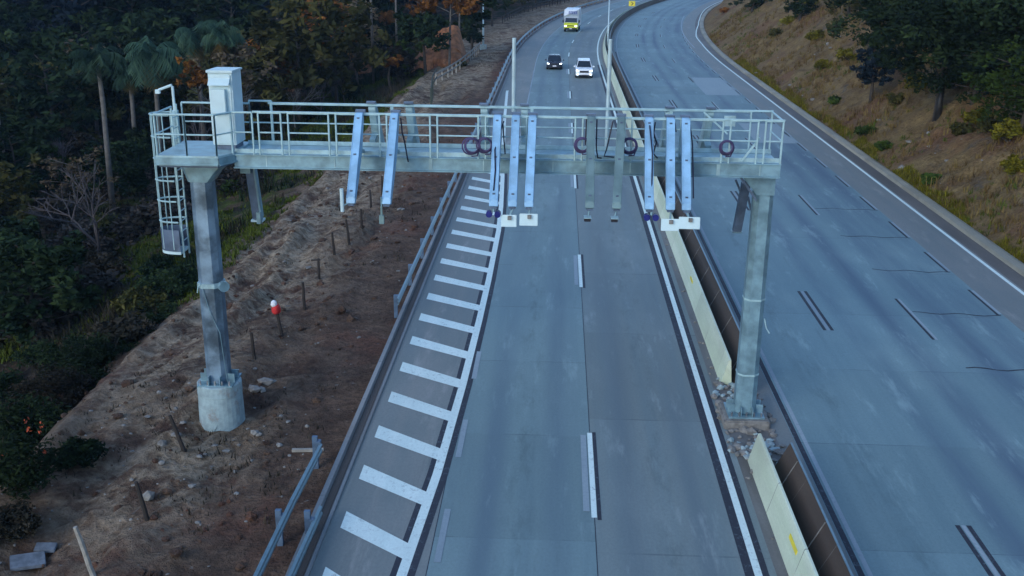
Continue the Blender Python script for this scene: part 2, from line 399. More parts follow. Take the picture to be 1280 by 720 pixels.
# ------------------------------------------------------------------ terrain sheet
def axis(segs):
    out = []
    for a, b, st in segs: out += list(np.arange(a, b, st))
    return np.array(out+[segs[-1][1]])
sa = axis([(-160, -40, 20), (-40, 12, 3), (12, 72, .35), (72, 140, .8), (140, 330, 2.0), (330, 640, 10)])
da = axis([(-600, -300, 30), (-300, -120, 8), (-120, -45, 2.5), (-45, -24, .8), (-24, -6.3, .28), (-6.3, 18.6, 4.98), (18.6, 30, .32), (30, 60, 1.0), (60, 160, 4), (160, 360, 20)])
SS, DD = np.meshgrid(sa, da, indexing='ij'); X, Y = XY(SS, DD); Z = Hsd(SS, DD)
ns, nd = SS.shape
V = np.stack([X, Y, Z], -1).reshape(-1, 3)
idx = np.arange(ns*nd).reshape(ns, nd)
Fq = np.stack([idx[:-1, :-1], idx[:-1, 1:], idx[1:, 1:], idx[1:, :-1]], -1).reshape(-1, 4)
me = bpy.data.meshes.new('terrain')
me.vertices.add(len(V)); me.vertices.foreach_set('co', V.ravel())
me.loops.add(Fq.size); me.loops.foreach_set('vertex_index', Fq.ravel())
me.polygons.add(len(Fq)); me.polygons.foreach_set('loop_start', np.arange(0, Fq.size, 4)); me.polygons.foreach_set('loop_total', np.full(len(Fq), 4))
me.update(calc_edges=True); me.polygons.foreach_set('use_smooth', [True]*len(Fq))
D_ = -DD
veg = sstep(16.8, 19.5, D_+fbm(X*.2, Y*.2, 55)*2.5)*(1-.15*sstep(60, 90, D_)) + .25*sstep(95, 140, SS)*sstep(9, 14, D_)
pale = (.35+.65*sstep(24, 40, SS))*np.exp(-((D_-15.0)/2.2)**2) + .9*np.exp(-(((D_-11.6)/2.0)**2+((SS-26)/5.0)**2)) + .75*sstep(95, 115, SS)*sstep(8, 9, D_)*(1-sstep(15, 18, D_)) + .03 + .6*sstep(28, 46, SS)*np.exp(-((D_-12.8)/2.8)**2)
right = (DD > 18).astype(float)
ca = me.color_attributes.new('zone', 'FLOAT_COLOR', 'POINT')
ca.data.foreach_set('color', np.stack([np.clip(veg, 0, 1), np.clip(pale, 0, 1), right, sstep(42, 52, SS)*(1-sstep(34, 42, D_))*(1-sstep(115, 140, SS))], -1).ravel().astype(np.float32))
me.materials.append(MATS['earth'])
ter = bpy.data.objects.new('terrain', me); COL.objects.link(ter); ter['kind'] = 'structure'

# ------------------------------------------------------------------ road
SE = 620
ribbon('road_shoulder', 'shoulder_asphalt', -60, SE, -6.55, -3.86, 0.0)
ribbon('road', 'concrete_lane', -60, SE, -3.86, 0.05, 0.0)
ribbon('road', 'concrete_lane_worn', -60, SE, 0.05, 4.15, 0.0)
ribbon('median_strip', 'median_dirt', -60, SE, 4.15, 5.5, 0.0)
ribbon('median_strip', 'right_shoulder', -60, SE, 5.5, 6.0, 0.0)
ribbon('road', 'right_concrete', -60, SE, 6.0, 16.5, 0.0)
ribbon('road_shoulder', 'right_shoulder', -60, SE, 16.5, 18.62, 0.0)
road_mat('gutter_brown', (.075, .068, .062), (.12, .108, .095), (.17, .155, .135), joint=0, streak=.7)
ribbon('road_gutter', 'gutter_brown', -60, SE, 18.62, 19.4, 0.0)
ribbon('road_patch', 'patch_concrete', 100.2, 113.5, 12.95, 16.4, 0.004)
ribbon('road_patch', 'patch_concrete', 75.5, 84.0, 13.4, 16.45, 0.004)
def lf(xs, ys): return lambda s: float(np.interp(s, xs, ys))
tp = lf([-60, 20, 25, 31, 37, 42, 50, 55, 62, 70, 85, 100], [-6.2, -4.42, -4.14, -3.98, -3.9, -3.87, -3.9, -4.05, -4.35, -4.75, -5.4, -5.95])
M = []
def mark(name, mat, s0, s1, d0, d1, z, step=None): o = ribbon(name, mat, s0, s1, d0, d1, z, step); return o
# hatched taper on the left
mark('road_marking_black', 'line_black', 4, 66, lambda s: tp(s)-.27, lambda s: tp(s)+.30, .004, 1.0)
mark('road_marking_white', 'line_white', 4, 101, lambda s: tp(s)-.12, lambda s: tp(s)+.12, .008, 1.0)
for k in range(-1, 21):
    sl0 = 22.15+2.46*k; dl = -6.2; 
    b = MB(); b.uv = []
    w_ = .78
    for (d, s_) in ((dl, sl0), (tp(sl0-1.2)-.12, sl0-1.25), (tp(sl0-.5)-.12, sl0-1.25+w_*.85), (dl, sl0+w_)):
        b.v.append((d, s_, .0085)); b.uv.append((d, s_))
    b.f.append((0, 1, 2, 3)); o = b.build('road_marking_white', 'line_white'); o['kind'] = 'structure'
# left carriageway lines
mark('road_marking_black', 'line_black', -60, 124, 3.42, 3.98, .004)
mark('road_marking_white', 'line_white', -60, SE, 3.64, 3.82, .008)
mark('road_marking_white', 'line_faded', 66, SE, -3.86, -3.74, .008)
for k in range(-2, 24):
    s_ = 23.0+18.35*k
    mark('road_marking_white', 'line_white', s_, s_+4.75, -.02, .12, .008)
    if s_ < 130:
        mark('road_marking_faded', 'line_faded', s_+.3, s_+4.6, -.22, -.06, .008)
        mark('road_marking_black', 'line_black', s_-.1, s_+4.8, .13, .23, .006)
for s_ in (15.6, 20.8, 26.0, 31.5): mark('road_marking_faded', 'line_faded', s_, s_+2.4, -3.74, -3.58, .008)
mark('road_joint', 'line_black', -60, 160, .045, .065, .005)
mark('road_joint', 'line_black', -60, 160, -3.87, -3.85, .003)
# right carriageway lines
mark('road_marking_black', 'line_black', -60, 140, 6.02, 6.17, .004)
mark('road_marking_white', 'line_faded', -60, SE, 6.24, 6.36, .004)
mark('road_marking_white', 'line_white', -60, 152, 18.33, 18.5, .008)
mark('road_marking_white', 'line_white', 152, SE, lf([152, 166, 191, 208, 240, 620], [18.36, 18.2, 19.1, 19.15, 18.6, 18.6]), lf([152, 166, 191, 208, 240, 620], [18.52, 18.36, 19.25, 19.3, 18.75, 18.75]), .008)
mark('road_marking_white', 'line_faded', 148, 215, lf([148, 161, 178, 215], [16.9, 16.6, 16.3, 15.9]), lf([148, 161, 178, 215], [17.05, 16.75, 16.45, 16.05]), .008)
for k in range(-1, 12):
    s_ = 18.6+18.3*k
    for (a, b_, mt) in ((9.02, 9.14, 'line_black'), (9.17, 9.28, 'line_faded'), (9.30, 9.42, 'line_black')): mark('road_marking_dash', mt, s_, s_+4.6, a, b_, .004)
for k in range(-2, 10):
    s_ = 36.2+18.3*k
    for (a, b_, mt) in ((12.80, 12.90, 'line_black'), (12.92, 13.02, 'line_faded')): mark('road_marking_dash', mt, s_, s_+4.6, a, b_, .004)
for k in range(-4, 24):
    s_ = 39.2+5.6*k
    mark('road_marking_dash', 'line_faded', s_, s_+2.9, 16.36, 16.48, .008)
    mark('road_marking_dash', 'line_black', s_-.1, s_+3.0, 16.24, 16.34, .004)
# open cracks across the slow lane
for k in range(-2, 5):
    s_ = 33.55+5.62*k; b = MB(); b.uv = []
    for i in range(11):
        d = 13.05+.335*i; q = s_+.10*math.sin(i*1.3+k)-.02*i
        for e in (-.045, .045): b.v.append((d, q+e*(.6+.6*random.random()), .005)); b.uv.append((d, q))
    for i in range(10): b.f.append((2*i, 2*i+2, 2*i+3, 2*i+1))
    o = b.build('road_crack', 'line_black'); o['kind'] = 'structure'
# kerb on the right, gutter on the left
tag(sweep([(19.4, 0), (19.46, .16), (19.8, .2), (20.1, .1), (20.1, -.3), (19.4, -.3)], -60, SE).build('kerb', 'kerb_concrete'), kind='structure')
tag(sweep([(-7.0, -.2), (-7.0, .10), (-6.86, .12), (-6.84, .0), (-6.62, -.02), (-6.58, .06), (-6.5, .05), (-6.5, -.2)], -60, SE).build('kerb', 'gutter_concrete'), kind='structure')

road_mat('gutter_dirt', (.05, .042, .036), (.085, .07, .06), (.13, .12, .11), joint=0, streak=.6)
ribbon('road_gutter', 'gutter_dirt', -60, SE, -6.83, -6.62, .014)
# ------------------------------------------------------------------ median barriers
yel = [(4.42, 0), (4.45, .10), (4.645, .84), (4.67, .86), (4.72, .86), (4.79, 0)]
def barrier(s0, s1, prof, mat, name, label, slant=0):
    b = sweep(prof, s0, s1, 2.0)
    if slant:
        m = len(prof); n0 = 0 if slant > 0 else len(b.v)-m
        for k in range(m):
            x, y, z = b.v[n0+k]; b.v[n0+k] = (x, y-slant*(.5-z)*1.0, z)
    o = b.build(name, mat); tag(o, label, 'barrier'); return o
barrier(-40, 26.3, yel, 'barrier_yellow', 'concrete_barrier', 'pale yellow painted concrete barrier in the foreground, ending broken before the gantry post', .5)
barrier(31.6, 520, yel, 'barrier_yellow', 'concrete_barrier', 'long pale yellow painted concrete barrier running from behind the gantry post into the bend', -.4)
brn = [(5.22, 0), (5.20, .98), (5.34, 1.0), (5.60, .3), (5.66, 0)]
def brown(s0, s1, label):
    t = empty('screen_barrier', (0, 0, 0)); tag(t, label, 'barrier')
    sweep([(4.86, 0), (5.34, .98), (5.40, .98), (5.50, 0)], s0, s1, 2.0).build('panel', 'barrier_brown', t)
    sweep([(5.345, .983), (5.345, 1.005), (5.395, 1.005), (5.395, .983)], s0, s1, 2.0).build('cap_rail', 'guard_metal', t)
    k = s0+1.5
    pm = None
    while k < min(s1, 130):
        x, y, rz = frame(k, 5.155)
        if pm is None: o = MB().bar((-.26, 0, .08), (.17, 0, .97), .03, .02).build('panel_post', 'rubble', t); pm = o
        else: o = pm.copy(); COL.objects.link(o)
        o.location = (x, y, 0); o.rotation_euler = (0, 0, rz); k += 3.0
brown(-40, 25.5, 'dark brown stained barrier wall behind the pale barrier in the foreground')
brown(31.0, 520, 'long dark brown stained barrier wall curving away beyond the gantry post')
# yellow patches on the barrier paint
for s_, z in ((21.2, .55), (41.0, .55)):
    o = MB().box((4.45+.195*(z-.1)/.74-.006, s_, z), (.02, .75, .11), Matrix.Rotation(math.radians(14.8), 3, 'Y')).build('reflector_strip', 'sign_yellow'); tag(o, 'yellow strip stuck on the pale barrier %s the gantry post' % ('in front of' if s_ < 30 else 'behind'), 'reflector')

# ------------------------------------------------------------------ guard rails
def wbeam(d, s0, s1, z=.62):
    pr = [(-.02, -.15), (.04, -.11), (.04, -.05), (-.01, 0), (.04, .05), (.04, .11), (-.02, .15)]
    prof = [(d+a, z+b) for a, b in pr]+[(d+a-.012, z+b) for a, b in pr[::-1]]
    return sweep(prof, s0, s1, 1.5 if s1-s0 < 30 else 3.0)
def guardrail(d, s0, s1, sp, label, drop=None, z=.62):
    t = empty('guard_rail'); tag(t, label, 'guard rail'); b = wbeam(d, s0, s1, z)
    if drop:
        for i, (x, y, zz) in enumerate(b.v): b.v[i] = (x, y, zz-drop*max(0, (y-(s1-3))/3)**1.5)
    b.build('beam', 'guard_metal', t)
    pm = None; k = s0+.5
    while k < s1:
        x, y, rz = frame(k, d-.16)
        if pm is None:
            pm = MB().box((0, 0, .15), (.14, .1, 1.15)).box((.10, 0, z), (.12, .16, .2)).build('post', 'guard_post_metal', t); o = pm
        else: o = pm.copy(); COL.objects.link(o)
        o.location = (x, y, 0); o.rotation_euler = (0, 0, rz); k += sp
guardrail(-7.02, 37.2, 300, 4.0, 'long grey steel guard rail along the left shoulder running up into the bend')
guardrail(-7.42, -10, 25.6, 3.9, 'short outer grey steel guard rail standing on the red earth in the foreground', .12, .5)
guardrail(-6.72, -10, 22.4, 3.9, 'short inner grey steel guard rail beside the gutter in the foreground', .1, .42)

# ------------------------------------------------------------------ toll gantry
G = empty('toll_gantry', (0, 28.7, 0))
tag(G, 'pale galvanised overhead gantry with walkway, railings and sloping sensor arms spanning the left carriageway', 'gantry')
GY = 28.7
def gb(mb, name, mat, par=None, bevel=0, smooth=False):
    if par is None:
        for i, (x, y, z) in enumerate(mb.v): mb.v[i] = (x, y-GY, z)
        return mb.build(name, mat, G, bevel, smooth)
    for i, (x, y, z) in enumerate(mb.v): mb.v[i] = (x, y-GY, z)
    return mb.build(name, mat, par, bevel, smooth)
def octa(cx, cy, wx, wy, ch):
    a, b = wx/2, wy/2
    return [(cx-a+ch, cy-b), (cx+a-ch, cy-b), (cx+a, cy-b+ch), (cx+a, cy+b-ch), (cx+a-ch, cy+b), (cx-a+ch, cy+b), (cx-a, cy+b-ch), (cx-a, cy-b+ch)]
def column(cx, cy, z0, z1, mat, wb, wt):
    m = MB(); m.loft([[(x, y, z) for x, y in octa(cx, cy, w_, w_, w_*.24)] for z, w_ in ((z0, wb), (z1, wt))]); return gb(m, 'column', mat)
cL = column(-11.2, 28.75, .95, 7.66, 'galvanised_mottled', .66, .62)
cR = column(4.73, 28.95, .34, 7.66, 'galvanised', .62, .54)
# heads of the columns
gb(MB().loft([[(x, y, z) for x, y in octa(cx, 28.75, a, .7, .1)] for z, a, cx in ((7.15, .68, -11.2), (7.4, .95, -11.15), (7.66, 1.3, -11.05))]), 'column_head', 'galvanised', None)
gb(MB().prism([(4.5, 7.05), (4.98, 7.05), (4.98, 7.68), (3.95, 7.68)], 1, 28.6, 29.25), 'column_head', 'galvanised')
gb(MB().prism([(3.95, 7.675), (4.46, 7.0), (4.46, 6.9), (3.9, 7.64)], 1, 28.42, 28.58), 'bracket', 'slate_metal')
# base plates, fins and bolts
for cx, cy, z in ((-11.2, 28.75, .935), (4.73, 28.95, .30)):
    bp = gb(MB().box((cx, cy, z), (1.06, 1.06, .05)), 'base_plate', 'galvanised')
    for s_ in (-.17, .17):
        for c_, z_ in (((cx+s_, cy-.42, z+.16), (.02, .2, .27)), ((cx+s_, cy+.42, z+.16), (.02, .2, .27)), ((cx-.42, cy+s_, z+.16), (.2, .02, .27)), ((cx+.42, cy+s_, z+.16), (.2, .02, .27))): gb(MB().box(c_, z_), 'fin', 'galvanised', bp)
    for i in range(-2, 3):
        for j in (-1, 1): gb(MB().tube([(cx+i*.22, cy+j*.46, z+.02), (cx+i*.22, cy+j*.46, z+.16)], .03, 6), 'bolt', 'rim_metal', bp)
# seam rings and strap on the left column
gb(MB().loft([[(x, y, z) for x, y in octa(-11.2, 28.75, .72, .72, .16)] for z in (3.98, 4.12)]), 'strap', 'deck_metal')
gb(MB().tube([(-10.78, 28.5, 4.05), (-10.7, 28.4, 4.05)], .16, 10), 'junction_box', 'galvanised')
gb(MB().tube([(-11.35, 28.4, 3.98), (-11.2, 28.38, 3.3), (-10.95, 28.4, 2.6), (-10.85, 28.42, 1.0)], .012, 5), 'cable', 'galvanised')
gb(MB().tube([(-11.52, 28.4, 3.85), (-11.48, 28.4, 4.05), (-11.4, 28.38, 4.1)], .02, 5), 'cable', 'rail_paint')
# seam and strap on right column
gb(MB().loft([[(x, y, z) for x, y in octa(4.73, 28.95, .635, .635, .15)] for z in (1.55, 1.6)]), 'seam', 'rail_paint')
gb(MB().loft([[(x, y, z) for x, y in octa(4.73, 28.95, .61, .61, .15)] for z in (3.9, 3.95)]), 'seam', 'rail_paint')
gb(MB().tube([(5.02, 28.6, 3.4), (5.1, 28.6, 3.1), (5.2, 28.6, 2.95)], .02, 5), 'cable', 'rail_paint')
# beams
X0, X1 = -10.0, 4.95
def channel(y, sgn):
    m = MB(); m.box(((X0+X1)/2, y, 7.88), (X1-X0, .05, .36)); m.box(((X0+X1)/2, y+sgn*.02, 8.055), (X1-X0, .14, .03)); m.box(((X0+X1)/2, y+sgn*.03, 7.70), (X1-X0, .18, .03)); return m
bf = gb(channel(28.02, -1), 'beam', 'galvanised'); br = gb(channel(29.55, 1), 'beam', 'galvanised')
for x in (-4.55, 3.28): gb(MB().box((x, 27.985, 7.88), (.10, .03, .34)), 'splice_plate', 'deck_metal', bf)
for x in (-9.1, -7.2, -3.1, -1.2, .9, 2.4, 4.4): gb(MB().box((x, 27.99, 7.88), (.03, .015, .30)), 'stiffener', 'deck_metal', bf)
cm = MB()
for i in range(16): cm.box((X0+.3+i*.96, 28.785, 7.86), (.08, 1.44, .2))
gb(cm, 'cross_member', 'galvanised')
gb(MB().box(((X0+X1)/2, 28.785, 8.035), (X1-X0-.02, 1.42, .03)), 'walkway_deck', 'deck_metal')
gb(MB().box(((X0+X1)/2, 28.14, 8.13), (X1-X0, .012, .12)), 'toe_board', 'deck_metal'); gb(MB().box(((X0+X1)/2, 29.43, 8.13), (X1-X0, .012, .12)), 'toe_board', 'deck_metal')
# landing on the left
LD = [(-11.95, 27.4), (-10.25, 27.4), (-9.98, 27.95), (-9.98, 29.62), (-11.95, 29.62)]
gb(MB().prism(LD, 2, 8.06, 8.11), 'landing_deck', 'deck_metal')
lf_ = MB()
for i in range(5):
    (xa, ya), (xb, yb) = LD[i], LD[(i+1) % 5]; lf_.bar((xa, ya, 7.95), (xb, yb, 7.95), .06, .22)
    lf_.bar((xa, ya, 7.87), (xb, yb, 7.87), .14, .03)
gb(lf_, 'landing_frame', 'galvanised')
gb(MB().prism([(-11.9, 27.45), (-10.3, 27.45), (-10.05, 28.0), (-10.05, 29.55), (-11.9, 29.55)], 2, 7.78, 7.84), 'soffit', 'slate_metal')
# railings
def railing(pa, pb, top=9.22, mid=8.68, low=8.10, posts=True, name='railing_panel'):
    pa, pb = Vector((*pa, 0)), Vector((*pb, 0)); m = MB()
    o = gb(m.tube([pa+Vector((0, 0, top)), pb+Vector((0, 0, top))], .03, 6), name, 'rail_paint')
    gb(MB().tube([pa+Vector((0, 0, mid)), pb+Vector((0, 0, mid))], .022, 6), 'mid_rail', 'rail_paint', o)
    if posts:
        for q in (pa, pb): gb(MB().tube([(q.x, q.y, low-.05), (q.x, q.y, top)], .027, 6), 'railing_post', 'rail_paint', o)
    return o
cs = [-8.53, -7.22, -5.83, -4.45, -3.14, -1.83, -.52, .8, 2.1, 3.43, 4.36]
edges = [-9.35]+[c for c in cs]
for y in (27.97, 29.58):
    ed = edges if y < 28 else edges[::3]+[4.36]
    for a, b_ in zip(ed[:-1], ed[1:]): railing((a+(.1 if y < 28 else .02), y), (b_-(.1 if y < 28 else .02), y))
    if y < 28: railing((4.46, y), (4.92, y))
    gb(MB().tube([(-9.4, y, 9.24), (4.95, y, 9.24)], .032, 6), 'handrail', 'rail_paint')
railing((4.92, 28.0), (4.92, 29.55))
railing((-11.92, 27.43), (-11.1, 27.43)); railing((-11.1, 27.43), (-10.28, 27.43)); railing((-10.28, 27.43), (-10.0, 27.93)); railing((-10.0, 27.97), (-9.42, 27.97))
railing((-11.92, 27.46), (-11.92, 28.75)); railing((-11.92, 29.58), (-10.9, 29.58)); railing((-10.9, 29.58), (-9.95, 29.58)); railing((-9.95, 29.58), (-9.3, 29.58), 9.3)
gb(MB().bar((3.9, 28.1, 8.1), (4.35, 28.1, 8.75), .05), 'diagonal_brace', 'rail_paint'); gb(MB().bar((3.0, 29.5, 9.2), (3.7, 29.5, 8.6), .05), 'diagonal_brace', 'rail_paint')
gb(MB().box((3.75, 29.56, 8.95), (.32, .03, .3)), 'mesh_infill', 'deck_metal')
# ladder with safety cage
ld = MB()
for y in (28.98, 29.42): ld.tube([(-12.02, y, 4.75), (-12.02, y, 9.2)], .028, 6)
lad = gb(ld, 'ladder', 'rail_paint')
for i in range(14): gb(MB().tube([(-12.02, 28.98, 4.95+i*.3), (-12.02, 29.42, 4.95+i*.3)], .018, 5), 'rung', 'rail_paint', lad)
cg = MB(); R_ = .37
def hoop(z, r=R_): return [(-12.05+(-1)*(r*.95*math.sin(t)) - .0, 29.2+r*math.cos(t)*.85, z) for t in np.linspace(0, math.pi, 13)]
def hoopx(z): return [(-12.04-.68*math.sin(t)**.8, 29.2+.33*math.cos(t), z) for t in np.linspace(0.02, math.pi-.02, 13)]
for t in np.linspace(.25, math.pi-.25, 5): cg.tube([(-12.04-.68*math.sin(t)**.8, 29.2+.33*math.cos(t), 5.0), (-12.04-.68*math.sin(t)**.8, 29.2+.33*math.cos(t), 8.95)], .017, 5)
cage = gb(cg, 'safety_cage', 'rail_paint')
for z in (8.95, 8.32, 7.68, 7.06, 6.45, 5.83): gb(MB().tube(hoopx(z), .026, 5), 'hoop', 'rail_paint', cage)
pz = MB(); ring = [(-12.04-.69*math.sin(t)**.8, 29.2+.34*math.cos(t)) for t in np.linspace(.02, math.pi-.02, 13)]
pz.loft([[(x, y, z) for x, y in ring] for z in (4.95, 5.6)], cap=False, closed=False); gb(pz, 'guard_sheet', 'slate_metal', cage)
gb(MB().prism(ring, 2, 4.86, 4.94), 'trapdoor', 'white_paint', cage)
# gooseneck lamp on the ladder rail
gb(MB().tube([(-12.1, 29.5, 8.0), (-12.1, 29.5, 9.0)], .11, 8), 'lamp_post_sleeve', 'deck_metal')
lmp = gb(MB().tube([(-12.1, 29.5, 9.0), (-12.1, 29.5, 9.68), (-12.12, 29.5, 9.72), (-12.5, 29.5, 9.58)], .04, 7), 'lamp_arm', 'white_paint')
gb(MB().box((-12.54, 29.5, 9.53), (.13, .1, .11)), 'lamp_head', 'white_paint', lmp)
# masts
for x in (-2.36, .31):
    gb(MB().tube([(x, 29.62, 7.75), (x, 29.62, 11.15)], .058, 8), 'mast', 'pole_metal')
# sensor arms, front: slope out and down towards the oncoming camera side
def arm(x0, x1, mat, rear=False):
    prof = [(27.74, 9.29), (26.03, 7.40), (25.97, 7.24), (26.12, 7.19), (26.95, 7.85), (27.52, 8.35), (27.93, 9.08), (27.93, 9.29)]
    if rear: prof = [(2*28.785-y, z) for y, z in prof]
    ymid = lambda y: (27.93-y)/(27.93-26.0) if not rear else (y-29.64)/(31.57-29.64)
    m = MB(); n = len(prof); w_ = .22
    xc = [x0+(x1-x0)*ymid(y) for y, z in prof]
    vs = [(xc[i]-w_/2*(.92+.12*ymid(prof[i][0])), *prof[i]) for i in range(n)]+[(xc[i]+w_/2*(.92+.12*ymid(prof[i][0])), *prof[i]) for i in range(n)]
    m.add(vs, [tuple(range(n)), tuple(range(n, 2*n))[::-1]]+[(i, (i+1) % n, n+(i+1) % n, n+i) for i in range(n)])
    a = gb(m, 'rear_sensor_arm' if rear else 'sensor_arm', mat, None, .012)
    if not rear:
        for e in (-.095, .095): gb(MB().bar((x0+e, 27.72, 9.262), (x1+e, 26.01, 7.37), .02, .03), 'flange', 'arm_paint' if mat == 'arm_paint' else 'grey_arm', a)
        for q in (.06, .5, .93): gb(MB().box((x0+(x1-x0)*q, 27.745-1.71*q, 9.282-1.89*q), (.07, .05, .05)), 'bolt_plate', 'slate_metal', a)
    sg = -1 if not rear else 1; yb = 28.02 if not rear else 29.55
    gb(MB().bar((x0, yb, 8.2), (x0+(x1-x0)*.3, yb+sg*.62, 8.35), .16, .1), 'arm_bracket', 'galvanised', a)
    gb(MB().box((x0, yb+sg*.02+(.02 if not rear else 0), 9.31), (.26, .16, .06)), 'arm_clamp', 'slate_metal', a)
    gb(MB().box((x1, 26.06 if not rear else 31.5, 7.2), (.16, .2, .05)), 'end_plate', 'slate_metal', a)
    return a
ARMS = [(-6.44, -6.40, 'arm_paint'), (-5.48, -5.47, 'arm_paint'), (-2.71, -2.70, 'arm_paint'), (-2.22, -2.21, 'arm_paint'), (-1.77, -1.79, 'arm_paint'), (-.21, -.23, 'grey_arm'), (.60, .46, 'grey_arm'), (1.33, 1.29, 'arm_paint'), (1.90, 1.83, 'arm_paint'), (2.30, 2.24, 'arm_paint')]
AO = []
for i, (a, b_, mt) in enumerate(ARMS):
    o = arm(a, b_, mt); AO.append(o)
    if mt == 'grey_arm': o['label'] = 'unpainted grey sensor arm with a small black camera at its tip'
def antenna(i, xc, w_, z=6.9):
    a = AO[i]; xa = ARMS[i][1]
    gb(MB().tube([(xa+.02, 26.05, 7.2), (xc, 26.0, 6.95)], .025, 6), 'stem', 'galvanised', a)
    gb(MB().box((xc, 25.98, z), (w_, .07, .31), Matrix.Rotation(math.radians(-12), 3, 'X')), 'antenna_panel', 'white_paint', a, .01)
    gb(MB().box((xc+.02, 25.93, z+.09), (.1, .08, .09)), 'antenna_joint', 'rubble', a)
antenna(3, -2.30, .40, 6.86); antenna(4, -1.79, .47, 6.90); antenna(8, 1.84, .46, 6.84); antenna(9, 2.33, .54, 6.9)
for i, dx in ((2, 0.), (7, .06)):
    a = AO[i]; xa = ARMS[i][1]+dx
    gb(MB().tube([(xa, 26.02, 7.2), (xa, 26.0, 7.08)], .03, 6), 'stem', 'galvanised', a)
    for k in (-.11, .11): gb(MB().tube([(xa+k, 25.92, 7.03), (xa+k, 26.1, 7.03)], .085, 12), 'beacon_lens', 'blue_plastic', a)
for i in (5, 6):
    a = AO[i]; xa = ARMS[i][1]
    gb(MB().tube([(xa, 26.03, 7.2), (xa-.04, 26.0, 7.0)], .02, 6), 'stem', 'galvanised', a)
    gb(MB().box((xa-.05, 25.98, 6.96), (.17, .22, .11)), 'camera', 'dark_plastic', a, .01)
    gb(MB().box((xa-.05, 25.90, 7.025), (.19, .3, .015)), 'camera_hood', 'deck_metal', a)
a = AO[0]; gb(MB().tube([(-6.62, 25.98, 7.02), (-6.62, 25.98, 7.62)], .05, 8), 'tube_antenna', 'white_paint', a); gb(MB().tube([(-6.45, 26.0, 7.25), (-6.62, 25.98, 7.15)], .018, 5), 'stem', 'galvanised', a)
a = AO[1]; gb(MB().tube([(-5.60, 26.0, 7.42), (-5.60, 26.0, 6.75)], .022, 6), 'stem', 'galvanised', a); gb(MB().box((-5.6, 25.98, 6.83), (.12, .12, .22)).box((-5.6, 25.98, 7.03), (.05, .05, .3)), 'camera', 'grey_arm', a)
# cables down the arms
for (xa, pts) in ((-5.48, [(.14, 27.95, 9.15), (.18, 27.9, 8.75), (.24, 27.9, 8.5), (.30, 27.9, 8.1), (.32, 27.94, 7.95)]),
                  (-2.71, [(.16, 27.95, 9.1), (.05, 27.5, 8.8), (-.02, 27.0, 8.5), (.02, 26.6, 8.05), (.0, 26.2, 7.6)]), (-2.71, [(.14, 27.9, 9.05), (.17, 27.9, 8.6), (.2, 28.0, 8.2)]),
                  (-.21, [(.16, 27.96, 9.2), (.17, 27.95, 8.4), (.22, 27.96, 8.15), (.32, 28.1, 8.12)]), (.6, [(-.22, 27.96, 9.15), (-.36, 27.95, 8.4), (-.42, 27.96, 8.2), (-.15, 28.05, 8.16)]), (-.21, [(-.12, 27.95, 9.2), (-.13, 27.95, 8.5)]),
                  (1.33, [(.18, 27.95, 9.15), (.15, 27.95, 8.85), (.24, 27.95, 8.6), (.17, 27.95, 8.3), (.3, 28.1, 8.15)]), (1.33, [(.0, 27.55, 9.12), (.05, 26.9, 8.5), (.03, 26.4, 7.8), (.0, 26.1, 7.35)]), (2.3, [(.13, 27.9, 9.1), (.16, 27.4, 8.7), (.14, 26.7, 8.0), (.12, 26.2, 7.5)]), (1.9, [(.13, 27.95, 9.15), (.17, 27.9, 8.9)])):
    gb(MB().tube([(xa+x, y, z) for x, y, z in pts], .02, 5), 'cable', 'black_cable')
for x in (-6.42, -5.35, -3.2, -2.05, 2.05, 3.2): arm(x, x, 'deck_metal', True)
# hanging arms at both ends behind the beam
h = gb(MB().bar((-10.2, 29.95, 7.7), (-10.07, 30.05, 5.72), .24, .22, (0, 1, 0)), 'hanging_arm', 'slate_metal')
gb(MB().bar((-10.05, 29.93, 7.72), (-9.92, 30.0, 5.75), .05, .26, (0, 1, 0)).box((-9.96, 29.9, 5.78), (.12, .3, .35)), 'side_plate', 'galvanised', h); gb(MB().box((-10.24, 29.85, 7.42), (.3, .3, .55)), 'bracket', 'galvanised', h); gb(MB().box((-10.05, 30.03, 5.66), (.36, .3, .06)), 'end_plate', 'white_paint', h)
h = gb(MB().bar((4.42, 29.95, 7.1), (4.28, 30.05, 5.62), .24, .22, (0, 1, 0)), 'hanging_arm', 'slate_metal')
gb(MB().bar((4.36, 29.9, 7.7), (4.42, 29.95, 7.1), .08), 'bracket', 'slate_metal', h); gb(MB().bar((4.1, 29.9, 7.2), (4.33, 29.9, 6.72), .06).bar((4.5, 29.9, 6.7), (4.62, 29.9, 6.3), .06), 'clamp', 'slate_metal', h); gb(MB().box((4.28, 30.05, 5.60), (.3, .26, .04)), 'end_plate', 'galvanised', h)
# things that hang from or stand on the gantry
def coil(x, y, z, r, label):
    m = MB()
    for k in range(4):
        rr = r*(1-.07*k); off = random.uniform(-.03, .03)
        m.tube([(x+off+rr*math.cos(t), y-.03*k+.02*math.sin(3*t), z+rr*math.sin(t)*1.05+.01*k) for t in np.linspace(0, 2*math.pi, 22)], .022, 5)
    m.tube([(x+r*.6, y, z+r*.8), (x+r*1.1, y-.02, z), (x+r*.7, y, z-r*1.2), (x, y, z-r*1.25)], .02, 5)
    tag(m.build('cable_coil', 'purple_cable'), label, 'cable coil', 'purple cable coils hung on the railing')
coil(-3.42, 27.9, 8.42, .22, 'purple cable coil left of the third sensor arm'); coil(-3.05, 27.9, 8.45, .20, 'purple cable coil tight against the third sensor arm')
coil(-.42, 27.9, 8.5, .20, 'purple cable coil behind the first grey sensor arm'); coil(.83, 27.9, 8.5, .21, 'purple cable coil beside the second grey sensor arm'); coil(3.43, 27.9, 8.50, .19, 'purple cable coil alone near the right end of the gantry railing')
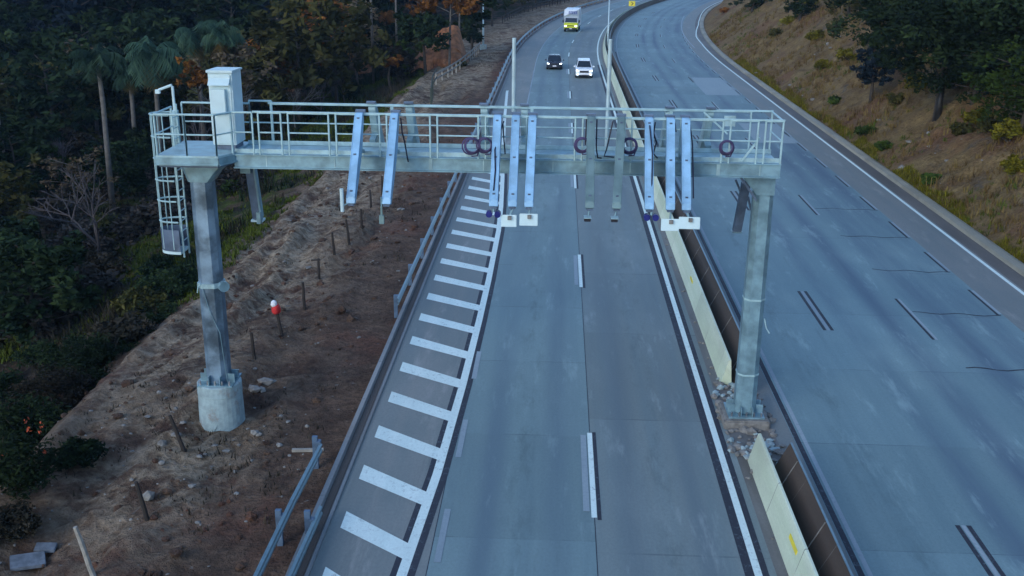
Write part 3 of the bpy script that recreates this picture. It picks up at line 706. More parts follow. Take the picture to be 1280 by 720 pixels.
C_ = empty('equipment_cabinet', (-10.33, 28.75, 8.11)); tag(C_, 'tall white equipment cabinet with a cooling unit on its door standing on the gantry landing', 'cabinet')
MB().box((0, 0, 1.13), (.66, .86, 1.98)).build('body', 'white_paint', C_, .012)
MB().box((0, 0, .07), (.56, .74, .13)).build('plinth', 'slate_metal', C_)
MB().prism([(-.48, 2.125), (.48, 2.125), (.48, 2.17), (-.48, 2.19)], 0, -.36, .36).build('roof', 'white_paint', C_)
dr = MB().box((-.01, -.445, 1.13), (.60, .03, 1.88)).build('door', 'white_paint', C_, .008)
MB().box((-.05, -.53, 1.36), (.42, .15, .66)).build('cooling_unit', 'white_paint', dr, .015)
MB().prism([(-.46, 1.98), (-.62, 1.80), (-.46, 1.83)], 0, -.30, .28).build('hood', 'white_paint', dr)
MB().box((.22, -.47, .8), (.03, .03, .16)).build('handle', 'slate_metal', dr)

# ------------------------------------------------------------------ pedestal, rubble
pc = (-11.22, 28.75); zb = min(H(pc[0]+.5*math.cos(t), pc[1]+.5*math.sin(t)) for t in np.linspace(0, 6.28, 12))
b = MB(); b.loft([[(pc[0]+r*math.cos(t), pc[1]+r*math.sin(t), z) for t in np.linspace(0, 2*math.pi, 32, endpoint=False)] for z, r in ((-1.2, .70), (.55, .66), (.58, .67), (.9, .66), (.93, .63))])
tag(b.build('concrete_pedestal', 'concrete'), 'round pale concrete footing under the left post of the gantry', 'footing')
b = MB(); b.box((4.73, 28.95, .1), (1.35, 1.4, .34)); tag(b.build('concrete_footing', 'rubble', None, .04), 'low rough concrete block under the right post of the gantry', 'footing')
def chunk(mb, c, r, seed=None):
    bm = bmesh.new(); bmesh.ops.create_icosphere(bm, subdivisions=1, radius=r)
    off = Vector((random.random()*50, random.random()*50, random.random()*50)); sc = Vector((random.uniform(.7, 1.5), random.uniform(.7, 1.5), random.uniform(.45, .9)))
    q = Matrix.Rotation(random.random()*6, 3, 'Z')
    vs = [q @ Vector((v.co.x*sc.x, v.co.y*sc.y, v.co.z*sc.z))*random.uniform(.75, 1.2)+Vector(c) for v in bm.verts]
    mb.add(vs, [tuple(v.index for v in f.verts) for f in bm.faces]); bm.free()
b = MB()
for i in range(150):
    x = random.uniform(4.05, 5.6); y = random.gauss(28.3, 1.6)
    if 25.6 < y < 31.8: chunk(b, (x, y, .03), random.choice((.05, .06, .08, .1, .16)))
b2 = MB()
for i in range(60):
    x = random.uniform(4.05, 5.3); y = random.choice((random.gauss(27.0, .5), random.gauss(31.0, .6)))
    if 25.9 < y < 32: chunk(b2, (x, y, .03), random.uniform(.05, .16))
tag(b2.build('broken_concrete', 'concrete'), 'pale pieces of broken concrete either side of the right gantry post', 'rubble', kind='stuff')
tag(b.build('rubble_heap', 'rubble'), 'broken concrete rubble in the gap of the median barrier around the right gantry post', 'rubble', kind='stuff')
b = MB()
for i in range(70): chunk(b, (random.uniform(4.2, 4.4), random.uniform(12, 75), .01), random.uniform(.025, .07))
tag(b.build('gravel', 'rubble'), 'loose gravel and chips along the foot of the pale barrier', 'gravel', kind='stuff')
b = MB()
for i in range(900):
    d, s_ = -random.uniform(8.2, 17.5), random.uniform(16, 75); r = min(.20, .03+random.expovariate(26)); x, y = XY(s_, d); chunk(b, (float(x), float(y), H(x, y)+r*.2), r)
tag(b.build('clods', 'earth'), 'brown earth clods strewn over the dug verge on the left', 'clods', kind='stuff')
b = MB()
for i in range(260):
    if random.random() < .5: d, s_ = -random.uniform(7.6, 17), random.uniform(15, 70)
    else: d, s_ = -random.gauss(12, 2.5), random.gauss(27, 4)
    if d > -7.5: continue
    r = min(.22, .025+random.expovariate(42)); x, y = XY(s_, d); chunk(b, (float(x), float(y), H(x, y)+r*.25), r)
for i in range(90):
    d, s_ = random.uniform(20.6, 32), random.uniform(36, 120); r = min(.3, .04+random.expovariate(14)); x, y = XY(s_, d); chunk(b, (float(x), float(y), H(x, y)+r*.2), r)
tag(b.build('stones', 'rubble'), 'loose stones and clods scattered over the bare earth', 'stones', kind='stuff')
for (px, py, r, lb) in ((318, 490, .24, 'pale broken stone lying right of the round footing'), (333, 480, .22, 'smaller pale stone lying against the pale broken stone'), (500, 263, .17, 'small white stone on the bare earth below the gantry')):
    p = hit(px, py); b = MB(); chunk(b, (0, 0, r*.25), r); chunk(b, (r*.9, r*.3, r*.15), r*.7); o = b.build('stone', 'rubble'); o.location = p; tag(o, lb, 'stone')
for (px, py, sz, rz, lb) in ((35, 708, (.8, .55, .1), .5, 'flat pale concrete slab half buried in the earth at lower left'), (58, 693, (.5, .32, .09), .2, 'smaller pale slab leaning on the flat concrete slab at lower left')):
    p = hit(px, py); o = MB().box((0, 0, .12), sz).build('concrete_slab', 'slab_grey', None, .015); o.location = p; o.rotation_euler = (.12, .1, rz); tag(o, lb, 'slab')
p = hit(385, 566); o = MB().box((0, 0, .08), (.9, .1, .08)).build('plank', 'pale_wood'); o.location = p; o.rotation_euler = (0, 0, .1); tag(o, 'pale plank lying on the earth beside the outer foreground guard rail', 'plank')

# ------------------------------------------------------------------ wooden fence posts
FP = [(118, 718, 1.05, .25, 'leaning pale fence post at the bottom edge nearest the camera'), (186, 650, .95, .2, 'dark leaning fence post standing between the pale post and the round footing'), (233, 566, 1.0, .33, 'grey fence post leaning left just below the round footing'),
      (318, 447, .8, .04, 'thin dark fence post right of the left gantry column'), (353, 420, 1.0, .14, 'black fence post carrying a red cloth'), (381, 388, 1.0, .02, 'upright fence post just beyond the post with the red cloth'), (399, 352, .9, -.02, 'fence post with a short crosspiece further up the earth bank'),
      (418, 318, .9, .05, 'thin fence post midway up the row towards the gantry'), (437, 306, 1.05, .1, 'dark thick fence post below the leftmost sensor arm'), (452, 284, .8, 0, 'short fence post below the first two sensor arms'), (464, 262, .95, .03, 'tall dark fence post between the first two sensor arms'), (478, 243, .9, 0, 'fence post just under the second sensor arm')]
for px, py, h_, lean, lb in FP:
    h_ *= 1.15
    p = hit(px, py); b = MB(); n = 6
    b.tube([(-lean*h_*t+random.uniform(-.01, .01), random.uniform(-.01, .01), -.2+t*(h_+.2)) for t in np.linspace(0, 1, 5)], [.07, .066, .062, .058, .05], 7)
    if 'crosspiece' in lb: b.bar((-.3, 0, h_*.92), (.1, 0, h_*.95), .06)
    o = b.build('fence_post', 'pale_wood' if 'pale fence post at' in lb else 'wood_post'); o.location = p; tag(o, lb, 'post', 'old fence posts along the earth bank')
    if lb.startswith('black fence post'):
        t = Vector((-lean*h_-.02, 0, h_)); b = MB()
        b.loft([[(t.x+r*math.cos(a)*(1+.2*math.sin(3*a)), t.y+r*math.sin(a), t.z+z) for a in np.linspace(0, 2*math.pi, 10, endpoint=False)] for z, r in ((-.28, .10), (-.22, .17), (-.05, .16), (.08, .11), (.12, .05))])
        root = empty('cloth', p); tag(root, 'red and white cloth bundled over the top of the black fence post', 'cloth'); b.build('red_wrap', 'red_cloth', root, 0, True)
        b = MB(); b.loft([[(t.x-.05+r*math.cos(a), t.y-.03+r*math.sin(a), t.z+z) for a in np.linspace(0, 2*math.pi, 8, endpoint=False)] for z, r in ((.0, .08), (.08, .13), (.2, .10), (.25, .04))]); b.build('white_wrap', 'white_cloth', root, 0, True)

# ------------------------------------------------------------------ lamp posts and poles
def lamp_post(p, h_, label, base=True):
    t = empty('lamp_post', p); tag(t, label, 'lamp post', 'tall pale lamp posts beside the road')
    MB().tube([(0, 0, 0), (0, 0, 3.2), (0, 0, 3.25), (0, 0, h_)], [.15, .14, .10, .07], 10).build('pole', 'pole_metal', t, 0, True)
    if base: MB().box((0, 0, .1), (.9, .9, 1.1)).build('base', 'concrete', t, .03)
    ar = MB().tube([(0, 0, h_), (.5, 0, h_+.35), (1.6, 0, h_+.5)], .05, 7).build('lamp_arm', 'pole_metal', t, 0, True)
    MB().box((1.95, 0, h_+.48), (.8, .28, .12)).build('lamp_head', 'pole_metal', ar, .03)
p = hit(604, 62); lamp_post(p, 12, 'tall pale lamp post on a concrete base at the left road edge')
x, y = XY(141, 5.05); lamp_post((float(x), float(y), 0), 12, 'tall pale lamp post rising from the median barrier before the bend', False)
def utility_pole(px, py, h_, r, label):
    p = hit(px, py); t = empty('utility_pole', p); tag(t, label, 'pole'); MB().tube([(0, 0, -.3), (0, 0, h_)], [r, r*.7], 8).build('pole', 'pale_bark', t, 0, True)
    MB().bar((-.9, 0, h_-.5), (.9, 0, h_-.5), .1).build('crossarm', 'trunk_bark', t)
utility_pole(467, 106, 18, .17, 'slim grey pole left of the tall orange palm in front of the forest'); utility_pole(497, 92, 17, .16, 'slim grey pole right of the tall orange palm in front of the forest'); utility_pole(12, 240, 10, .13, 'pale grey pole in the scrub at the left edge')
# pale fence along the top of the bank, left of the road
def fence(pts, h_, label, mat, sp):
    t = empty('fence'); tag(t, label, 'fence'); P = [hit(*q) for q in pts]; r = MB(); n = 0
    for a, b_ in zip(P[:-1], P[1:]):
        for z in (h_, h_*.55): r.bar(a+Vector((0, 0, z)), b_+Vector((0, 0, z)), .07, .16)
    r.build('rail', mat, t)
    for a, b_ in zip(P[:-1], P[1:]):
        L_ = (b_-a).length; k = max(1, int(L_/sp))
        for i in range(k):
            q = a.lerp(b_, i/k); MB().box((q.x, q.y, q.z+h_*.45), (.14, .14, h_*1.1)).build('post', mat, t)
fence([(545, 106), (560, 97), (575, 87), (588, 76), (600, 64)], 1.1, 'pale post and rail fence along the edge of the bank below the lamp post', 'pale_wood', 2.6)
fence([(539, 136), (541, 118), (546, 108)], 1.7, 'dark mesh fence at the end of the pale fence', 'mesh_green', 3)
fence([(628, 30), (650, 18), (680, 10), (700, 5), (722, 0)], 1.3, 'thin fence behind the left guard rail on the outside of the bend', 'wood_post', 3.0)
# yellow board on the far barrier
x, y, rz = frame(221, 5.0); t = empty('chevron_board', (x, y, .9), rz); tag(t, 'small yellow marker board on the median barrier in the far bend', 'sign')
MB().box((0, 0, .9), (1.3, .05, 1.0)).build('board', 'sign_yellow', t, .01); MB().box((-.4, .06, .45), (.08, .06, .9)).box((.4, .06, .45), (.08, .06, .9)).build('post', 'guard_metal', t)
MB().prism([(-.25, .55), (.15, .9), (-.25, 1.25), (-.05, 1.25), (.35, .9), (-.05, .55)], 1, -.035, -.028).build('arrow', 'sign_black', t)

# ------------------------------------------------------------------ vehicles (they face -y, towards the camera)
def pane(c, inset=.08, off=.012, th=.02):
    c = [Vector(p) for p in c]; m = sum(c, Vector())/4; n = (c[1]-c[0]).cross(c[3]-c[0]).normalized()
    q = [p+(m-p)*inset for p in c]; b = MB(); vs = [p+n*off for p in q]+[p-n*th for p in q]
    b.add(vs, [(0, 1, 2, 3), (7, 6, 5, 4)]+[(i, 4+i, 4+(i+1) % 4, (i+1) % 4) for i in range(4)]); return b
def wheel(t, x, y, r, w_=.22):
    o = MB().tube([(x-w_/2, y, r), (x-w_*.4, y, r), (x+w_*.4, y, r), (x+w_/2, y, r)], [r*.9, r, r, r*.9], 20).build('wheel', 'tyre', t)
    sx = 1 if x > 0 else -1
    MB().tube([(x+sx*w_*.42, y, r), (x+sx*(w_*.5+.012), y, r)], [r*.62, r*.55], 14).build('rim', 'rim_metal', o)
def car(name, label, cat, loc, rz, paint, L, W, Hh, suv):
    t = empty(name, loc, rz); tag(t, label, cat); hw = W/2; hl = L/2; zb = .60*Hh if suv else .62*Hh; hood = zb+.02 if suv else zb-.02
    st = [(-hl, .80, .36, .5, zb*.78, zb*.80), (-hl+.12, .95, .24, .55, zb*.88, zb*.93), (-hl+.55, .99, .2, .6, zb*.95, hood*.98), (-hl+L*.25, 1, .2, .6, zb, hood+.02), (-hl+L*.5, 1, .2, .6, zb, zb+.03), (hl-L*.2, 1, .2, .6, zb, zb+.04), (hl-.15, .96, .26, .6, zb, zb+.02), (hl, .86, .4, .6, zb*.92, zb*.95)]
    rings = []
    for y, k, z0, z1, z2, z3 in st:
        w_ = hw*k; rings.append([(-w_*.92, y, z0), (-w_, y, z0+.12), (-w_, y, z1), (-w_*.95, y, z2), (-w_*.70, y, z3), (w_*.70, y, z3), (w_*.95, y, z2), (w_, y, z1), (w_, y, z0+.12), (w_*.92, y, z0)])
    MB().loft(rings).build('body', paint, t, .02)
    yb0, yb1 = -hl+L*.23, hl-(.12 if suv else L*.14); yt0, yt1 = -hl+L*.40, hl-(.45 if suv else L*.30); wb, wt = hw*.90, hw*.70
    B = [(-wb, yb0, zb-.02), (wb, yb0, zb-.02), (wb, yb1, zb-.02), (-wb, yb1, zb-.02)]; T = [(-wt, yt0, Hh-.06), (wt, yt0, Hh-.06), (wt, yt1, Hh-.05), (-wt, yt1, Hh-.05)]
    T2 = [(x*.9, y+(.15 if y < 0 else -.1), Hh) for x, y, z in T]
    cab = MB().loft([B, T, T2]).build('cabin', paint, t, .02)
    pane([B[0], B[1], T[1], T[0]], .07).build('windscreen', 'glass_dark', cab)
    pane([B[2], B[3], T[3], T[2]], .1).build('rear_window', 'glass_dark', cab)
    for sx in (0, 1):
        b0, b1, t1, t0 = ((B[1], B[2], T[2], T[1]) if sx == 0 else (B[3], B[0], T[0], T[3])); l = lambda a, c, k: Vector(a).lerp(Vector(c), k)
        for a, c in ((.03, .48), (.52, .97)): pane([l(b0, b1, a), l(b0, b1, c), l(t0, t1, c), l(t0, t1, a)], .09).build('side_window', 'glass_dark', cab)
    for sx in (-1, 1):
        for y in (-hl+L*.19, hl-L*.19): wheel(t, sx*(hw-.10), y, .35 if suv else .31)
        MB().loft([[(sx*hw*a, -hl-.01+e, z*zb) for a, z in ((.60, .70), (.88, .72), (.93, .86), (.66, .80))] for e in (.0, .2)]).build('headlight', 'headlight_glass', t, .01)
        MB().box((sx*(hw+.08), yb0+.25, zb+.08), (.2, .12, .14)).build('mirror', paint, t, .02)
        MB().box((sx*hw*.72, -hl-.0, .42), (.18, .08, .1)).build('fog_lamp', 'headlight_glass' if suv else 'dark_plastic', t)
    MB().box((0, -hl+.005, zb*.68), (W*.50, .06, zb*.2)).build('grille', 'dark_plastic', t, .01)
    MB().box((0, -hl+.04, .33), (W*.74, .1, .14)).build('bumper', 'dark_plastic', t, .02)
    MB().box((0, -hl-.035, .45), (.4, .02, .12)).build('number_plate', 'white_cloth', t)
    return t
car('sedan_car', 'dark blue grey sedan with its headlights on in the left lane', 'car', (-1.55, 120.6, .0), 0, 'car_dark', 4.4, 1.80, 1.46, False)
car('suv_car', 'white sport utility car with its headlights on in the right lane', 'car', (1.62, 113.4, .0), 0, 'car_white', 4.5, 1.85, 1.72, True)
x, y, rz = frame(173.5, -1.3); t = empty('box_truck', (x, y, 0), rz); tag(t, 'lime and white box truck with blue lettering above its cab', 'truck')
b = MB(); b.loft([[(-w_, y, z0), (-w_, y, z1), (w_, y, z1), (w_, y, z0)] for y, w_, z0, z1 in ((-3.35, .98, .45, 1.05), (-3.25, 1.08, .38, 1.22), (-2.75, 1.1, .35, 1.42), (-1.5, 1.1, .35, 1.45))]); cabn = b.build('cab', 'truck_lime', t, .03)
b = MB(); b.loft([[(-w_, y, z) for y, w_, z in ((-2.82, 1.06, 1.40), (-2.45, .98, 2.15))]+[(w_, y, z) for y, w_, z in ((-2.45, .98, 2.15), (-2.82, 1.06, 1.40))], [(-1.06, -1.5, 1.4), (-.98, -1.5, 2.15), (.98, -1.5, 2.15), (1.06, -1.5, 1.4)]]); up = b.build('cab_roof', 'truck_white', t, .02)
pane([(-1.03, -2.815, 1.42), (1.03, -2.815, 1.42), (.97, -2.46, 2.13), (-.97, -2.46, 2.13)], .05, .02).build('windscreen', 'glass_dark', up)
for sx in (-1, 1):
    pane([(sx*1.075, -2.55, 1.45), (sx*1.075, -1.7, 1.45), (sx*1.0, -1.7, 2.08), (sx*1.0, -2.35, 2.08)][::sx], .06, .01).build('side_window', 'glass_dark', up)
    MB().box((sx*.82, -3.33, .92), (.34, .08, .2)).build('headlight', 'headlight_glass', cabn, .02)
    MB().box((sx*1.28, -2.6, 1.6), (.2, .12, .4)).build('mirror', 'dark_plastic', t, .02)
    for yy in (-2.5, 1.9): wheel(t, sx*.95, yy, .40, .28)
MB().box((0, -3.31, .95), (1.2, .08, .22)).build('grille', 'dark_plastic', cabn); MB().box((0, -3.32, .52), (2.0, .16, .24)).build('bumper', 'dark_plastic', t, .03); MB().box((0, -3.41, .52), (.42, .02, .13)).build('number_plate', 'white_cloth', t)
bx = MB().loft([[(-1.18, -1.55, .75), (-1.18, -1.55, 2.2), (-1.18, -2.75, 2.35), (-1.12, -2.35, 3.4), (1.12, -2.35, 3.4), (1.18, -2.75, 2.35), (1.18, -1.55, 2.2), (1.18, -1.55, .75)], [(-1.18, 3.3, .75), (-1.18, 3.3, 2.2), (-1.18, 3.3, 2.35), (-1.12, 3.3, 3.4), (1.12, 3.3, 3.4), (1.18, 3.3, 2.35), (1.18, 3.3, 2.2), (1.18, 3.3, .75)]]).build('cargo_box', 'truck_white', t, .03)
lt = MB()
for xc, w_ in ((-.30, .22), (-.02, .2), (.26, .22), (.56, .22), (.84, .2)):    # blurred word above the cab, block capitals
    for zz in (2.75, 2.93, 3.10): 
        yv = -2.75+.4*(zz-2.35)/1.05
        lt.box((xc, yv-.015, zz), (w_ if zz != 2.93 else w_*.85, .03, .075))
    lt.box((xc-w_*.38, -2.75+.4*.58/1.05-.015, 2.93), (.07, .03, .40), Matrix.Rotation(math.radians(-20), 3, 'X'))
lt.build('lettering', 'lettering_blue', bx)
MB().box((0, 3.0, .55), (2.0, .8, .12)).box((-1.0, 0, .6), (.1, 4.5, .18)).box((1.0, 0, .6), (.1, 4.5, .18)).build('chassis', 'dark_plastic', t)

# ------------------------------------------------------------------ vegetation
def leafcloud(centres, n_per, size, spread, flat=.8, tone_by_clump=True, seed=0, droop=0.0):
    r = np.random.default_rng(seed); V_, F_, T_ = [], [], []
    C_ = np.asarray(centres, float)
    N_ = len(C_)*n_per
    base = np.repeat(C_, n_per, 0)
    off = r.normal(size=(N_, 3)); off /= np.linalg.norm(off, axis=1)[:, None]; off *= (r.random((N_, 1))**.5)
    sp = np.repeat(r.uniform(.6, 1.25, len(C_)), n_per)[:, None]*spread
    P = base+off*sp*np.array([1, 1, flat])
    a = r.normal(size=(N_, 3)); a[:, 2] *= .55; a /= np.linalg.norm(a, axis=1)[:, None]
    b = np.cross(a, r.normal(size=(N_, 3))); b /= np.linalg.norm(b, axis=1)[:, None]
    sz = size*r.uniform(.6, 1.4, (N_, 1)); L_ = a*sz; W_ = b*sz*.42
    v = np.stack([P-L_, P+W_, P+L_-np.array([0, 0, droop])*sz, P-W_], 1).reshape(-1, 3)
    tone = np.clip(np.repeat(r.random(len(C_)), n_per)*.6+r.random(N_)*.4, 0, 1)
    return v, np.arange(N_*4).reshape(-1, 4), tone
def cloud_obj(name, mat, v, f, tone, parent=None):
    me = bpy.data.meshes.new(name); n = len(f)
    me.vertices.add(len(v)); me.vertices.foreach_set('co', np.asarray(v, np.float32).ravel())
    me.loops.add(n*4); me.loops.foreach_set('vertex_index', np.asarray(f, np.int32).ravel())
    me.polygons.add(n); me.polygons.foreach_set('loop_start', np.arange(0, n*4, 4, dtype=np.int32)); me.polygons.foreach_set('loop_total', np.full(n, 4, np.int32)); me.update(calc_edges=True)
    at = me.attributes.new('tone', 'FLOAT', 'FACE'); at.data.foreach_set('value', np.asarray(tone, np.float32))
    me.materials.append(MATS[mat]); o = bpy.data.objects.new(name, me); COL.objects.link(o)
    if parent is not None: o.parent = parent
    return o
def tree(name, h_, cr, mat, bark='trunk_bark', seed=0, clumps=70, n_per=45, leaf=.32, trunk_r=.2, base_frac=.3, flat=.75, shape=1.0):
    """unit built at the origin: trunk with limbs, crown of many leaf clumps along the limb tips"""
    r = random.Random(seed); t = empty(name); tr = MB()
    top = Vector((r.uniform(-.4, .4), r.uniform(-.4, .4), h_*.9)); mid = Vector((r.uniform(-.25, .25), r.uniform(-.25, .25), h_*.45))
    tr.tube([(0, 0, -.4), (0, 0, .3), mid, top], [trunk_r*1.25, trunk_r, trunk_r*.7, trunk_r*.2], 8)
    cen = []; nl = 11
    for i in range(nl):
        k = base_frac+(.97-base_frac)*(i+.5)/nl; p0 = Vector((0, 0, .3)).lerp(mid, k/.45) if k < .45 else mid.lerp(top, (k-.45)/.45 if k < .9 else 1)
        a = i*2.4+r.uniform(-.5, .5); rr = cr*(1-abs((k-base_frac)/(1-base_frac)-.35)**1.6*shape)*r.uniform(.75, 1.15)
        p1 = p0+Vector((math.cos(a)*rr*.55, math.sin(a)*rr*.55, h_*.06)); p2 = p0+Vector((math.cos(a)*rr*.95, math.sin(a)*rr*.95, h_*r.uniform(.06, .14)))
        tr.tube([p0, p1, p2], [trunk_r*.38, trunk_r*.22, .02], 5)
        for q in range(max(2, clumps//nl)):
            u = r.uniform(.35, 1.08); c = p0.lerp(p2, u); s_ = cr*.26
            cen.append((c.x+r.gauss(0, s_), c.y+r.gauss(0, s_), c.z+r.gauss(0, s_*.6)))
    tr.build('trunk', bark, t, 0, True)
    v, f, tn = leafcloud(cen, n_per, leaf, cr*.23, flat, seed=seed)
    cloud_obj('crown', mat, v, f, tn, t); return t
def palm(name, h_, cr, seed=0, mat='palm_leaf', dead=True, bark='pale_bark', nf=22):
    r = random.Random(seed); t = empty(name); MB().tube([(0, 0, -.4), (.1, 0, h_*.4), (.15, .1, h_*.75), (.1, .1, h_)], [.26, .20, .18, .15], 9).build('trunk', bark, t, 0, True)
    def fronds(n, mt, nm, el0, el1, ln):
        V_, T_ = [], []
        for i in range(n):
            az = i*2.399+r.uniform(-.2, .2); el = math.radians(r.uniform(el0, el1)); L_ = cr*ln*r.uniform(.85, 1.15); p = Vector((.1, .1, h_)); st_ = 12; tn = r.random()
            d = Vector((math.cos(az)*math.cos(el), math.sin(az)*math.cos(el), math.sin(el))); side = Vector((-math.sin(az), math.cos(az), 0))
            for k in range(st_):
                q = p+d*L_/st_; d = (d+Vector((0, 0, -.16-.012*k))).normalized(); u = k/st_; ll = cr*.30*(.5+math.sin(math.pi*min(1, u+.12))*.8)
                for sd_ in (-1, 1):
                    for e in (0, .5):
                        b0 = p.lerp(q, e); tip = b0+side*sd_*ll*r.uniform(.6, 1)+Vector((0, 0, -ll*r.uniform(.45, .95)))+d*ll*.3; w_ = (q-p)*.42
                        V_ += [b0, b0+w_, tip+w_*.25, tip]; T_.append(min(1, max(0, tn*.6+r.random()*.4)))
                p = q
        return cloud_obj(nm, mt, [tuple(v) for v in V_], np.arange(len(V_)).reshape(-1, 4), T_, t)
    fronds(nf, mat, 'crown', -5, 75, 1.0)
    if dead: fronds(9, 'palm_dead', 'dead_fronds', -75, -35, .75)
    return t
def bare_tree(name, h_, seed, bark):
    r = random.Random(seed); t = empty(name); b = MB(); tw = MB()
    def grow(p, d, l, rad, k, mb):
        q = p+d*l; mb.tube([p, p.lerp(q, .5)+Vector((r.gauss(0, l*.04), r.gauss(0, l*.04), 0)), q], [rad, rad*.85, rad*.65], 5, False)
        if k == 0: return
        for _ in range(3 if k > 1 else 4):
            nd = (d+Vector((r.gauss(0, .5), r.gauss(0, .5), r.gauss(.12, .25)))).normalized(); grow(q if r.random() < .6 else p.lerp(q, r.uniform(.5, .95)), nd, l*r.uniform(.6, .85), rad*.6, k-1, tw if k <= 3 else b)
    grow(Vector((0, 0, -.3)), Vector((r.gauss(0, .08), r.gauss(0, .08), 1)).normalized(), h_*.3, h_*.018, 4, b)
    b.build('trunk', bark, t); tw.build('twigs', bark, t); return t
def bush(name, rad, h_, mat, seed, clumps=22, n_per=60, leaf=.14):
    r = random.Random(seed); t = empty(name); cen = []; st = MB()
    for i in range(clumps):
        a = r.uniform(0, 6.28); q = r.random()**.6*rad*.85; z = h_*(.15+.75*r.random()*(1-(q/rad)**2*.7)); cen.append((q*math.cos(a), q*math.sin(a), z))
        if i < 8: st.tube([(0, 0, -.1), (q*math.cos(a)*.5, q*math.sin(a)*.5, z*.6), cen[-1]], [.04, .03, .01], 5)
    st.build('stem', 'trunk_bark', t); v, f, tn = leafcloud(cen, n_per, leaf, rad*.34, .8, seed=seed+9); cloud_obj('foliage', mat, v, f, tn, t); return t
def place(o, p, sc=1., rz=None, zs=1.):
    o.location = p; o.scale = (sc, sc, sc*zs); o.rotation_euler = (0, 0, random.uniform(0, 6.28) if rz is None else rz); return o

# --- forest on the hillside: prototypes, then copies
PR = [tree('broadleaf_tree', 11, 4.6, 'leaf_dark', seed=1, clumps=66, n_per=36, leaf=.42, shape=.7), tree('broadleaf_tree', 12, 4.2, 'leaf_navy_haze', seed=2, clumps=66, n_per=36, leaf=.42, shape=.8),
      tree('broadleaf_tree', 9, 4.4, 'leaf_olive', seed=3, clumps=60, n_per=36, leaf=.40, shape=.6), tree('broadleaf_tree', 10, 4.0, 'leaf_tan', bark='pale_bark', seed=4, clumps=55, n_per=22, leaf=.30, shape=.7),
      tree('broadleaf_tree', 12, 3.8, 'leaf_orange_sun_tint', seed=6, clumps=55, n_per=32, leaf=.36, shape=.8), bare_tree('bare_tree', 9, 7, 'bare_twig')]
LBL = ['dark green broadleaf tree in the dense forest across the valley', 'blackish tree with haze blue mixed into its leaf colour in the forest across the valley', 'olive green broadleaf tree in the forest across the valley', 'pale tan thin leaved tree in the forest across the valley', 'tree with warm sun painted into its orange leaves in the forest across the valley', 'leafless grey tree among the forest across the valley']
GRP = ['dark green forest trees', 'blackish forest trees', 'olive forest trees', 'tan forest trees', 'orange forest trees', 'leafless forest trees']
for o, l_, g_ in zip(PR, LBL, GRP): tag(o, l_, 'tree', g_)
used = [0]*6; pts = []; rr = random.Random(77); tries = 0
while len(pts) < 285 and tries < 60000:
    tries += 1
    az = rr.uniform(-.60, .02)-CPS; dist = math.sqrt(rr.uniform(52**2, 300**2)); x = CX+dist*math.sin(az); y = dist*math.cos(az); s_, d = SD(x, y); s_, d = float(s_), float(d)
    if d > -(33 if s_ < 110 else 26) : continue
    if s_ < 100 and d > -42 and rr.random() < .8: continue
    if s_ < 95 and d > -60 and rr.random() < .45: continue
    if 120 < s_ < 215 and d > -46 and d < -12 and rr.random() < .75: continue
    if dist < 112 and -.435 < az < -.245: continue
    if dist < 104 and az <= -.435 and rr.random() < .8: continue
    if any((x-a)**2+(y-b)**2 < (4.2+dist*.016)**2 for a, b, *_ in pts): continue
    pts.append((x, y, dist, s_, d))
for x, y, dist, s_, d in pts:
    u = rr.random(); edge_ = dist < 130
    nv = .55*float(sstep(.2, .6, (fbm(x*.02, y*.02, 88)+.5)))
    if u < .40-.1*nv: k = 0
    elif u < .70 + .1*nv: k = 1
    elif u < .85: k = 2
    elif u < .935: k = 3
    elif u < .95: k = 4
    else: k = 5
    if k in (3, 4) and dist < 125: k = 0
    if k == 1 and dist < 140: k = (0, 2, 3)[rr.randrange(3)]
    if k == 5 and dist > 170: k = 1
    if k == 4 and dist > 190: k = 0
    o = PR[k] if used[k] == 0 else copy_tree(PR[k]); used[k] += 1
    place(o, (x, y, H(x, y)-.2), rr.uniform(.75, 1.25)*(1.0 if dist > 110 else .75), rr.uniform(0, 6.28), rr.uniform(.85, 1.15))
for k in range(6):
    if used[k] == 0: place(PR[k], (-60-8*k, 150, H(-60-8*k, 150)), 1)

# --- palms, placed by where their feet stand
def at_ground(px, py, dist):
    v = ray(px, py); v = v/math.hypot(v[0], v[1]); x, y = CAMP[0]+v[0]*dist, CAMP[1]+v[1]*dist; return Vector((x, y, H(x, y)-.1))
def stand(o, px, dist, top_py, rz=0, k=1.0):
    """foot on the ground in that direction and distance, scaled so that it is as tall as needed"""
    p = at_ground(px, 150, dist); return p
PALMS = [(128, 150, 84, 11.0, 2.5, 'feathery palm with a long pale bare trunk, leftmost of the palms'), (196, 150, 92, 12.0, 3.3, 'largest bushy palm with brown dead fronds hanging, left of the cabinet'), (165, 150, 98, 8.5, 2.0, 'small palm between the leftmost palm and the largest palm'), (252, 150, 104, 14.5, 2.8, 'tall palm standing right behind the gooseneck lamp'), (282, 150, 100, 14.0, 2.6, 'tall palm directly behind the white cabinet')]
for i, (px, py, ds, h_, cr, lb) in enumerate(PALMS):
    p = at_ground(px, py, ds); top = {128: 62, 196: 50, 165: 80, 252: 30, 282: 30}[px]
    v = ray(px, top); ztop = CH+v[2]/math.hypot(v[0], v[1])*ds; h_ = max(4, ztop-p.z-.4*cr)
    o = palm('palm_tree', h_, cr, 20+i, dead=(px != 128)); o.location = p; tag(o, lb, 'palm tree', 'palms in the valley')
p = at_ground(481, 80, 150); v = ray(481, 20); ztop = CH+v[2]/math.hypot(v[0], v[1])*150
o = palm('palm_tree', max(5, ztop-p.z), 2.3, 40, 'leaf_orange_sun_tint', False, nf=18); o.location = p; tag(o, 'slender palm with low sun painted orange into its crown, between two slim poles', 'palm tree')
